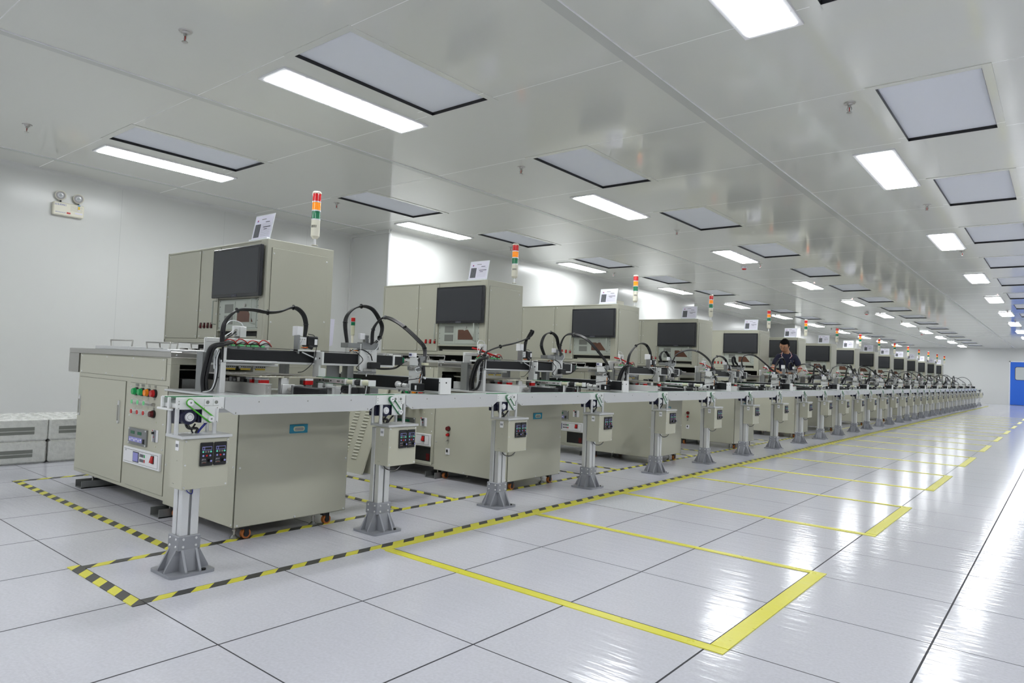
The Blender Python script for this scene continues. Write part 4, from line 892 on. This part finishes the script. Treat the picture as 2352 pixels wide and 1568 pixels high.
    for yy, z in ((.03, .66), (.09, .66), (.03, .722), (.09, .722)): m.screw((x + .054, yp + yy, z), (1, 0, 0), .003, 'steel')
    m.obj('side_plate', r)
    p1 = (-.038, .747) if first else (.01, .747); p2 = (.058, .674) if first else (.076, .674)
    for p in (p1, p2):
        m = MB(); m.cyl((x + .05, yp + p[0], p[1]), (x + .07, yp + p[0], p[1]), .0135, 'white_plastic', 18); m.cyl((x + .07, yp + p[0], p[1]), (x + .0715, yp + p[0], p[1]), .004, 'dull_steel', 8); m.obj('pulley', r)
    dv = Vector((0, p2[0] - p1[0], p2[1] - p1[1])).normalized(); nn = Vector((0, -dv.z, dv.y)) * .0145
    a1 = Vector((x + .06, yp + p1[0], p1[1])); a2 = Vector((x + .06, yp + p2[0], p2[1]))
    pts = [a1 + nn, a2 + nn]
    def arc(c, st):
        return [c + Vector((0, 0, 0)) + (nn * math.cos(t) + dv * math.sin(t) * .0145 * st) for t in [PI * i / 8 for i in range(9)]]
    loop = arc(a2, 1)[0:] + [q for q in arc(a1, -1)[::-1]][0:] 
    loop = [a1 + nn] + arc(a2, 1) + arc(a1, -1)[::-1]
    m = MB(); m.tube(loop, .0035 if first else .0026, 'belt' if first else 'belt_dark', 6, smooth=False)
    if not first: m.tube([q + Vector((-.008, 0, 0)) for q in loop], .0026, 'belt_dark', 6, smooth=False)
    m.obj('drive_belt', r)
    # motors
    for (mx, my, mz) in ((x + .0, -.028 if first else -.012, .682),):
        m = MB(); m.cyl((x - .06, yp + my, mz), (x + .04, yp + my, mz), .033, 'navy', 24); B(m, x - .06, x + .0, my - .04, my + .035, .65, .715, 'navy', .004); B(m, x - .02, x + .035, .015, .05, .655, .712, 'navy', .003)
        mo = m.obj('motor', r)
        m = MB(); m.cyl((x + .04, yp + my, mz), (x + .047, yp + my, mz), .0205, 'white_plastic', 24, .018); m.cyl((x + .047, yp + my, mz), (x + .0475, yp + my, mz), .012, 'grille', 16); m.cyl((x + .0475, yp + my, mz), (x + .048, yp + my, mz), .0105, 'white_plastic', 16); m.obj('motor_cap', mo)
    m = MB()
    m.tube([(x + .03, yp - .05, .71), (x + .035, yp - .045, .68), (x + .02, yp - .01, .63), (x + .01, yp + .01, .6)], .003, 'cable', 6)
    m.tube([(x + .01, yp - .03, .655), (x + .02, yp - .02, .632), (x + .02, yp + .02, .628), (x + .01, yp + .015, .6)], .006, 'cable', 7); m.tube([(x + .02, yp + .01, .65), (x + .01, yp + .0, .62), (x + .01, yp + .015, .6)], .004, 'cable', 6)
    m.tube([(x + .03, yp + .055, .655), (x + .025, yp + .035, .63), (x + .01, yp + .02, .6)], .005, 'bluewire' if first else 'cable', 6)
    if not first: m.tube([(x - .05, yp - .06, .68), (x - .0, yp - .02, .66), (x + .02, yp + .02, .635), (x + .01, yp + .03, .615), (x, yp + .01, .6)], .0035, 'whitewire', 6)
    m.obj('wiring', r)
    m = MB()
    if first: m.tube([(x + .045, yp - .03, .373), (x + .05, yp - .02, .355), (x + .055, yp - .005, .348), (x + .05, yp + .0, .373)], .002, 'bluewire', 6)
    else:
        for i in range(3): m.tube([(x + .05, yp - .02, .374), (x + .06, yp + .0 + .01 * i, .352 - .004 * i), (x + .08, yp + .04 + .01 * i, .35), (x + .1, yp + .06, .373)], .0025, ['cable', 'whitewire', 'cable'][i], 6)
    m.obj('loose_wires', r)
    return r
def stand_label(k): return 'aluminium conveyor post with beige control box, %s from the near end' % ORD[k]
make_stand(True, 'aluminium conveyor post with beige control box and bright green belt, at the near end', PY[0])
ps = make_stand(False, stand_label(1), PY[1])
for k in range(2, len(PY)): dup(ps, 0, PY[k] - PY[1], stand_label(k))
dup(ps, -.02, 35.9 - PY[1], 'lone aluminium post with beige control box past the far conveyor end')
def rail(k):
    y0, y1 = PY[k] + .128, PY[k + 1] - .093; x = -.248
    r = root('conveyor_rail', (x, (y0 + y1) / 2, .68), 'long aluminium conveyor section between the %s and the %s post' % (ORD[k] if k else 'first', ORD[k + 1]), 'conveyor section', 'aluminium conveyor sections')
    for a, c in ((x + .038, x + .048), (x - .1, x - .09)):
        m = MB(); m.prism([(y0, .769), (y0, .716), (y0 + .05, .686), (y1 - .05, .686), (y1, .716), (y1, .769)], 'x', a, c, 'aluminium')
        if c > x:
            for yy, z in ((y0 + .17, .745), ((y0 + y1) / 2, .745), (y1 - .17, .745), (y0 + .055, .695), (y1 - .055, .695)): m.screw((c, yy, z), (1, 0, 0), .004, 'steel')
        m.obj('side_panel', r)
    m = MB(); m.box(x - .09, x + .038, y0, y1, .745, .755, 'alu_white'); m.obj('bed', r)
    m = MB()
    for a, c in ((x - .08, x - .05), (x, x + .03)): m.box(a, c, y0, y1, .764, .7685, 'glassy')
    m.obj('flat_belt', r)
for k in range(len(PY) - 1): rail(k)

# ------------------------------------------------------------------ things against the left wall and in the gaps
BXS = [((-.62, .07), 0), ((.09, .815), 0), ((.83, 1.52), 0), ((-.62, .07), 1), ((.085, .82), 1), ((.825, 1.52), 1)]
bl = [('bottom', 'cut off by the left picture edge'), ('bottom', 'left of the machine, dark slotted vent'), ('bottom', 'half hidden by the machine, round dark vent'),
      ('top', 'cut off by the left picture edge'), ('top', 'left of the machine, dark slotted vent'), ('top', 'half hidden by the machine')]
for ((a, c), lev), (tw, d) in zip(BXS, bl):
    z0 = .0 if lev == 0 else .186; z1 = z0 + .184
    r = root('wrapped_carton', (-4.1, (a + c) / 2, z0), 'bubble wrapped unit, %s layer, %s' % (tw, d), 'wrapped box', 'bubble wrapped units stacked by the wall')
    m = MB(); n = 14
    m.box(-4.42, -3.82, a, c, z0, z1, 'wrap', .014); m.obj('wrapping', r)
    m = MB()
    if lev == 0 and c > 1.4:
        m.cyl((-3.8195, 1.12, .095), (-3.8185, 1.12, .095), .055, 'grille', 24)
    else: m.box(-3.8195, -3.8185, a + .07, c - .1, z0 + .085, z0 + .115, 'grille'); m.box(-3.8195, -3.8185, a + .07, c - .1, z0 + .055, z0 + .08, 'grille')
    m.obj('vent', r)
# emergency light on the left wall
r = root('emergency_light', (XL, 1.36, 2.35), 'ivory twin-spot emergency light high on the left wall', 'emergency light')
m = MB(); m.box(XL, XL + .06, 1.215, 1.5, 2.348, 2.482, 'ivory', .008)
for i in range(5): m.box(XL + .06, XL + .0606, 1.37, 1.485, 2.41 + i * .012, 2.4115 + i * .012, 'grille')
m.text('应急照明灯', .022, (XL + .0605, 1.28, 2.448), (0, 1, 0), (0, 0, 1), 'bluewire'); m.text('消防应急标志灯具', .012, (XL + .0605, 1.28, 2.372), (0, 1, 0), (0, 0, 1), 'bluewire')
m.box(XL + .06, XL + .063, 1.338, 1.372, 2.37, 2.386, 'red'); m.box(XL + .06, XL + .0605, 1.415, 1.485, 2.382, 2.396, 'paper'); m.obj('housing', r)
for i, y in enumerate((1.285, 1.452)):
    z = 2.56 if i == 0 else 2.555
    m = MB(); m.cyl((XL + .03, y, 2.48), (XL + .03, y, z - .03), .008, 'black_plastic', 10); d = Vector((.85, -.35, -.25)).normalized(); p = Vector((XL + .03, y, z))
    m.cyl(p - d * .03, p + d * .015, .03, 'ivory', 20, .05); m.cyl(p + d * .015, p + d * .028, .05, 'ivory', 24); h = m.obj('spot_lamp', r)
    m = MB(); m.cyl(p + d * .028, p + d * .03, .042, 'steel', 24); m.cyl(p + d * .03, p + d * .033, .026, 'aluminium', 20, .018); m.cyl(p + d * .033, p + d * .036, .014, 'pane', 14); m.obj('reflector', h)
m = MB(); m.box(XL + .06, XL + .066, 1.435, 1.46, 2.42, 2.482, 'paper'); m.box(XL + .066, XL + .0665, 1.438, 1.457, 2.43, 2.465, 'yellow_label'); m.box(XL + .066, XL + .0665, 1.436, 1.459, 2.468, 2.48, 'teal'); m.obj('tag', r)
# second emergency light, seen behind the sign of the third machine
m = MB(); m.box(BX, BX + .06, 11.2, 11.5, 2.2, 2.42, 'ivory', .01); one(m, 'wall_box', (BX, 11.35, 2.3), 'small ivory box high on the bright wall behind the third machine', 'wall box')
# louvred sheet panels leaning in the gap between the first two machines
def leaning(x0, x1, yb, yt, h, louvre, label):
    m = MB(); t = .012; d = Vector((0, yt - yb, h)).normalized(); nrm = Vector((0, -d.z, d.y))
    def P(x, s, e): q = Vector((x, yb, 0)) + d * s + nrm * e; return (q.x, q.y, q.z)
    L = h / d.z
    def bx_(xa, xb, s0, s1, e0, e1, mt):
        vs = [P(x, s, e) for x in (xa, xb) for s in (s0, s1) for e in (e0, e1)]
        m.add(vs, [(0, 1, 3, 2), (4, 6, 7, 5), (0, 4, 5, 1), (2, 3, 7, 6), (0, 2, 6, 4), (1, 5, 7, 3)], mt)
    bx_(x0, x1, 0, L, -t, 0, 'paint')
    if louvre:
        for cx in (x1 - .3, x1 - .16, x1 - .44, x1 - .58):
            for i in range(18):
                s = .12 + i * .028
                if s > L - .03: break
                vs = [P(cx - .035, s, 0), P(cx + .035, s, 0), P(cx + .035, s, .008), P(cx - .035, s, .008), P(cx - .035, s + .012, 0), P(cx + .035, s + .012, 0)]
                m.add(vs, [(3, 2, 5, 4), (0, 3, 4), (1, 5, 2)], 'paint'); m.add([P(cx - .035, s - .001, .0003), P(cx + .035, s - .001, .0003), P(cx + .035, s, .008), P(cx - .035, s, .008)], [(0, 1, 2, 3)], 'seam')
    return one(m, 'louvred_panel' if louvre else 'sheet_panel', ((x0 + x1) / 2, yb, 0), label, 'metal panel')
leaning(-2.6, -1.8, 2.50, 2.78, .82, True, 'beige louvred metal panel leaning in the gap between the two nearest machines')
leaning(-2.5, -1.69, 2.585, 2.82, .80, False, 'plain beige metal panel leaning behind the louvred one between the two nearest machines')
m = MB(); m.tube([(-1.3, 1.55, .72), (-1.25, 1.62, .62), (-1.25, 1.62, .52), (-1.3, 1.58, .42), (-1.38, 1.5, .36)], .009, 'cable', 8); one(m, 'hanging_cable', (-1.3, 1.55, .36), 'thick black cable hanging in the gap behind the nearest machine', 'cable')
# small two colour signal tower behind the black cable loop
x, y = -2.66, 3.0
r = root('signal_tower', (x, y, .966), 'slim red and green signal tower behind the nearest machine', 'signal light')
m = MB(); m.cyl((x, y, .967), (x, y, 1.2), .012, 'ivory', 14); m.cyl((x, y, 1.2), (x, y, 1.295), .019, 'cream', 16); m.obj('stem', r)
m = MB(); m.cyl((x, y, 1.295), (x, y, 1.328), .02, 'green', 16); m.obj('light_segment', r)
m = MB(); m.cyl((x, y, 1.334), (x, y, 1.37), .02, 'red', 16); m.cyl((x, y, 1.37), (x, y, 1.376), .02, 'ivory', 16); m.obj('light_segment', r)
# switch cabinets in the gap after the sixth machine
for k in (5, 7, 9, 11):
    y = Y0 + DY[k] + 1.3
    m = MB(); m.box(-1.75, -.95, y, y + .26, .05, .7, 'paint', .003); m.box(-.95, -.946, y + .03, y + .23, .08, .66, 'dark'); m.box(-1.72, -1.68, y + .02, y + .24, 0, .05, 'dark'); m.box(-1.0, -.96, y + .02, y + .24, 0, .05, 'dark')
    one(m, 'switch_cabinet', (-1.35, y + .13, 0), 'low beige cabinet with a dark open side in the gap after the %s machine' % ORD[k], 'cabinet')

# ------------------------------------------------------------------ the worker
pb = Vector((-1.14, 11.46, 0))
F = Vector((.28, -.96, 0)).normalized(); Rr = Vector((.96, .28, 0)).normalized()      # forward, and towards the picture's right
def W(a, f, z): return pb + Rr * a + F * f + Vector((0, 0, z))
pr = root('person', tuple(pb), 'man with short black hair and glasses in a navy polo shirt, head bowed', 'person')
def skin(name, verts, edges, radii, mt, sub=2, rootv=0, parent=pr):
    me = bpy.data.meshes.new(name); me.from_pydata([tuple(Vector(v) - pb) for v in verts], edges, []); o = bpy.data.objects.new(name, me); C.objects.link(o)
    sm = o.modifiers.new('s', 'SKIN'); sm.use_smooth_shade = True
    lay = me.skin_vertices[0].data if len(me.skin_vertices) else None
    if lay is None: me.attributes; bpy.context.view_layer.update(); lay = me.skin_vertices[0].data
    for i, q in enumerate(radii): lay[i].radius = q if isinstance(q, tuple) else (q, q); lay[i].use_root = (i == rootv)
    sb = o.modifiers.new('u', 'SUBSURF'); sb.levels = sub; sb.render_levels = sub
    bpy.context.view_layer.update(); dg = bpy.context.evaluated_depsgraph_get()
    nm = bpy.data.meshes.new_from_object(o.evaluated_get(dg)); nm.name = name; nm.materials.clear(); nm.materials.append(M[mt])
    for p in nm.polygons: p.use_smooth = True
    o.modifiers.clear(); o.data = nm; o.parent = parent; return o
def rad(a, b=None): return (a, b or a)
# body: legs, trunk, neck, head, arms in one surface
V = [W(0, 0, .95), W(0, .0, 1.1), W(0, .02, 1.24), W(0, .03, 1.32), W(-.008, .055, 1.40), W(-.02, .09, 1.46), W(-.03, .11, 1.52),
     W(-.13, .035, 1.325), W(-.19, .06, 1.20), W(-.22, .10, 1.085), W(-.17, .22, 1.055), W(-.10, .32, 1.035),
     W(.13, .03, 1.325), W(.19, .05, 1.20), W(.22, .09, 1.085), W(.15, .20, 1.06), W(.08, .30, 1.04),
     W(-.09, 0, .86), W(-.11, .02, .5), W(-.12, -.02, .1), W(-.12, .1, .045),
     W(.09, 0, .86), W(.11, .02, .5), W(.12, -.02, .1), W(.12, .1, .045)]
E_ = [(0, 1), (1, 2), (2, 3), (3, 4), (4, 5), (5, 6), (3, 7), (7, 8), (8, 9), (9, 10), (10, 11), (3, 12), (12, 13), (13, 14), (14, 15), (15, 16),
      (0, 17), (17, 18), (18, 19), (19, 20), (0, 21), (21, 22), (22, 23), (23, 24)]
Rd = [.10, .095, .10, .08, .056, .054, .045, .05, .042, .042, .034, .028, .05, .042, .042, .034, .028, .075, .05, .04, .03, .075, .05, .04, .03]
skin('body', V, E_, Rd, 'skin', 2)
# shirt and trousers
Vs = [W(0, 0, .93), W(0, .0, 1.08), W(0, .02, 1.2), W(0, .03, 1.3), W(-.004, .045, 1.362), W(-.13, .035, 1.318), W(-.178, .055, 1.235), W(-.205, .08, 1.14), W(.13, .03, 1.318), W(.178, .045, 1.235), W(.205, .075, 1.14)]
shirt = skin('polo_shirt', Vs, [(0, 1), (1, 2), (2, 3), (3, 4), (3, 5), (5, 6), (6, 7), (3, 8), (8, 9), (9, 10)], [rad(.13, .12), rad(.135, .12), rad(.14, .125), rad(.11, .11), .07, .066, .064, .062, .066, .064, .062], 'shirt', 2)
Vt = [W(0, 0, .97), W(0, 0, .9), W(-.09, 0, .82), W(-.11, .02, .5), W(-.12, -.02, .09), W(.09, 0, .82), W(.11, .02, .5), W(.12, -.02, .09)]
skin('trousers', Vt, [(0, 1), (1, 2), (2, 3), (3, 4), (1, 5), (5, 6), (6, 7)], [.125, .125, .095, .074, .068, .095, .074, .068], 'trousers', 2)
# hands: palm and five fingers each
for s_, w_ in ((-1, W(-.10, .32, 1.035)), (1, W(.08, .30, 1.04))):
    d = (F * .9 + Rr * (-.35 * s_) + Vector((0, 0, -.15))).normalized(); sd = Rr * (1 if s_ < 0 else -1)
    vs = [w_, w_ + d * .045, w_ + d * .075]; ed = [(0, 1), (1, 2)]; rd = [.024, rad(.036, .018), rad(.036, .016)]
    for i in range(4):
        b0 = w_ + d * .085 + Rr * ((i - 1.5) * .02); ln = (.03, .036, .034, .027)[i]; n0 = len(vs)
        vs += [b0, b0 + d * ln + Vector((0, 0, -.006)), b0 + d * ln * 1.6 + Vector((0, 0, -.028))]; ed += [(2, n0), (n0, n0 + 1), (n0 + 1, n0 + 2)]; rd += [.0095, .009, .0075]
    n0 = len(vs); b0 = w_ + d * .03 + sd * .03; vs += [b0, b0 + sd * .02 + d * .03, b0 + sd * .022 + d * .055]; ed += [(1, n0), (n0, n0 + 1), (n0 + 1, n0 + 2)]; rd += [.012, .0105, .009]
    skin('hand', vs, ed, rd, 'skin', 1)
# head: skull, face, ears
hc = W(-.04, .12, 1.51); hf = (F * .8 + Vector((0, 0, -.52)) + Rr * -.28).normalized(); hs = Rr - hf * Rr.dot(hf); hs.normalize(); hu = hs.cross(hf); hu = hu if hu.z > 0 else -hu
def H(a, f, u): return hc + hs * a + hf * f + hu * u
def blob(m, c, ra, rf, ru, mt, n=24, k=16, shape=None):
    vs = []; fs = []
    for j in range(k + 1):
        t = PI * j / k
        for i in range(n):
            p = 2 * PI * i / n; a, f, u = math.sin(t) * math.cos(p), math.sin(t) * math.sin(p), math.cos(t)
            if shape: a, f, u = shape(a, f, u)
            vs.append(c + hs * a * ra + hf * f * rf + hu * u * ru)
    for j in range(k):
        for i in range(n): fs.append((j * n + i, j * n + (i + 1) % n, (j + 1) * n + (i + 1) % n, (j + 1) * n + i))
    m.add(vs, fs, mt, True)
def jaw(a, f, u):
    w_ = 1 - .34 * max(0, -u) ** 1.3
    if f > 0: f = f * (1 - .12 * abs(u)) + (.06 if u < -.2 else 0) * (1 - abs(a))
    return a * w_, f, u
m = MB(); blob(m, hc, .08, .097, .118, 'skin', shape=jaw)
blob(m, H(0, .092, -.012), .011, .018, .022, 'skin', 10, 8); blob(m, H(0, .1, -.024), .015, .011, .009, 'skin', 10, 8)
for s_ in (-1, 1): blob(m, H(.077 * s_, -.005, -.01), .009, .02, .03, 'skin', 10, 8)
m.obj('head', pr)
m = MB(); blob(m, H(0, .087, -.056), .021, .006, .0055, 'lips', 10, 6); m.obj('mouth', pr)
for s_ in (-1, 1):
    m = MB(); blob(m, H(.03 * s_, .083, .012), .013, .006, .004, 'white_plastic', 10, 6); blob(m, H(.03 * s_, .0885, .011), .005, .002, .0035, 'hair', 8, 6); m.obj('eye', pr)
    m = MB(); blob(m, H(.031 * s_, .086, .032), .018, .004, .0035, 'hair', 10, 6); m.obj('eyebrow', pr)
hr = random.Random(3)
def cap(a, f, u):
    k = 1 + hr.uniform(-.03, .05)
    if u < .42 and f > -.05:
        side = abs(a)
        if side > .78 and f < .45 and u > -.25: return a * 1.0, f, u
        return a * .86, min(f, .2) * .8, max(u, -.1) * .8
    if u < -.5: return a * .8, f * .9, -.5
    return a * k, f * k, u * k
m = MB(); blob(m, H(0, -.006, .014), .084, .103, .122, 'hair', 36, 24, shape=cap); m.obj('hair', pr)
m = MB()
for s_ in (-1, 1):
    q = [H(.032 * s_ + .021 * math.cos(t), .1, .01 + .014 * math.sin(t)) for t in [2 * PI * i / 12 for i in range(13)]]; m.tube(q, .0014, 'black_plastic', 5, smooth=False)
    m.tube([H(.053 * s_, .1, .014), H(.075 * s_, .06, .014), H(.08 * s_, -.005, .008)], .0014, 'black_plastic', 5, smooth=False)
m.tube([H(-.011, .1, .013), H(.011, .1, .013)], .0014, 'black_plastic', 5, smooth=False); m.obj('glasses', pr)
# collar, sleeve hems, badge and watch sit on the surface of the shirt
from mathutils.bvhtree import BVHTree
bv = BVHTree.FromPolygons([v.co.copy() for v in shirt.data.vertices], [tuple(p.vertices) for p in shirt.data.polygons])
def onto(a, z, lift=.003):
    h = bv.ray_cast(W(a, .6, z) - pb, -F); return (h[0] + pb + F * lift) if h[0] is not None else W(a, .13, z)
m = MB()
for s_ in (-1, 1):
    top = W(.062 * s_ - .004, .085, 1.405); a = onto(.0, 1.31, .006); b2 = onto(.052 * s_, 1.29, .008); c = onto(.085 * s_, 1.335, .008)
    side = W(.075 * s_, .02, 1.40)
    vs = [a, b2, c, top]; m.add(vs + [v + F * .004 for v in vs], [(4, 5, 6, 7), (0, 3, 2, 1), (0, 1, 5, 4), (1, 2, 6, 5), (2, 3, 7, 6), (3, 0, 4, 7)], 'shirt')
    m.tube([top + F * .006, c + F * .006, b2 + F * .006], .0035, 'whitewire', 6, smooth=False); m.tube([top + F * .006 + Rr * (.006 * s_), c + F * .005 + Rr * (.006 * s_), b2 + F * .005 + Rr * (.006 * s_)], .0028, 'redwire', 6, smooth=False)
m.obj('collar', pr)
for s_ in (-1, 1):
    c = W(.212 * s_, .085, 1.118); d = (W(.22 * s_, .095, 1.085) - W(.19 * s_, .055, 1.20)).normalized()
    m = MB(); m.cyl(c - d * .006, c + d * .004, .052, 'whitewire', 20, .052); m.cyl(c + d * .004, c + d * .013, .052, 'redwire', 20, .051); m.obj('sleeve_hem', pr)
m = MB(); p0 = onto(.07, 1.235, .004); p1 = onto(.12, 1.235, .004); dn = Vector((0, 0, .02)); m.add([p0, p1, p1 + dn, p0 + dn, p0 + F * .003, p1 + F * .003, p1 + dn + F * .003, p0 + dn + F * .003], [(0, 3, 2, 1), (4, 5, 6, 7), (0, 1, 5, 4), (2, 3, 7, 6), (1, 2, 6, 5), (3, 0, 4, 7)], 'white_plastic')
q0 = p0.lerp(p1, .25) + F * .0035 + Vector((0, 0, .006)); q1 = p0.lerp(p1, .75) + F * .0035 + Vector((0, 0, .006)); dn = Vector((0, 0, .008)); m.add([q0, q1, q1 + dn, q0 + dn], [(0, 1, 2, 3)], 'lilac'); m.obj('name_badge', pr)
w0 = W(.085, .295, 1.041); d = (W(.15, .20, 1.06) - w0).normalized(); m = MB(); m.cyl(w0 + d * .012, w0 + d * .032, .031, 'dull_steel', 16); m.obj('wrist_watch', pr)
for s_ in (-1, 1): m = MB(); m.sphere(W(.12 * s_, .05, .035), .05, 'black_plastic', 12, 8, (.9, 2., .7)); m.obj('shoe', pr)

# ------------------------------------------------------------------ camera, world, colour management
f_px, yaw, pitch, roll = 1565.889424105553, .6840978734306487, .035095189115347473, .040197486866709674
cl = Vector((2.779661633961892, -1.1916046391254052, .9656966054282932))
fw = Vector((-math.sin(yaw) * math.cos(pitch), math.cos(yaw) * math.cos(pitch), math.sin(pitch))); rt = Vector((math.cos(yaw), math.sin(yaw), 0)); up = rt.cross(fw)
r2 = rt * math.cos(roll) + up * math.sin(roll); u2 = up * math.cos(roll) - rt * math.sin(roll)
cam = bpy.data.cameras.new('camera'); cam.sensor_width = 36; cam.lens = f_px / 2352 * 36; cam.clip_end = 200; cam.clip_start = .05
co = bpy.data.objects.new('camera', cam); C.objects.link(co)
co.matrix_world = Matrix(((r2.x, u2.x, -fw.x, cl.x), (r2.y, u2.y, -fw.y, cl.y), (r2.z, u2.z, -fw.z, cl.z), (0, 0, 0, 1)))
sc = bpy.context.scene; sc.camera = co
cam.dof.use_dof = False
w = bpy.data.worlds.new('world'); sc.world = w; w.use_nodes = True; w.node_tree.nodes['Background'].inputs[0].default_value = (.02, .02, .02, 1)
sc.view_settings.view_transform = 'Standard'; sc.view_settings.look = 'None'; sc.view_settings.gamma = 1; sc.view_settings.exposure = 0.40
sc.view_settings.use_curve_mapping = False
cy = sc.cycles
cy.max_bounces = 8; cy.diffuse_bounces = 5; cy.glossy_bounces = 4; cy.transmission_bounces = 2; cy.sample_clamp_indirect = 6; cy.use_denoising = True
cy.caustics_reflective = False; cy.caustics_refractive = False
for o in bpy.data.objects:
    if 'org' in o: del o['org']
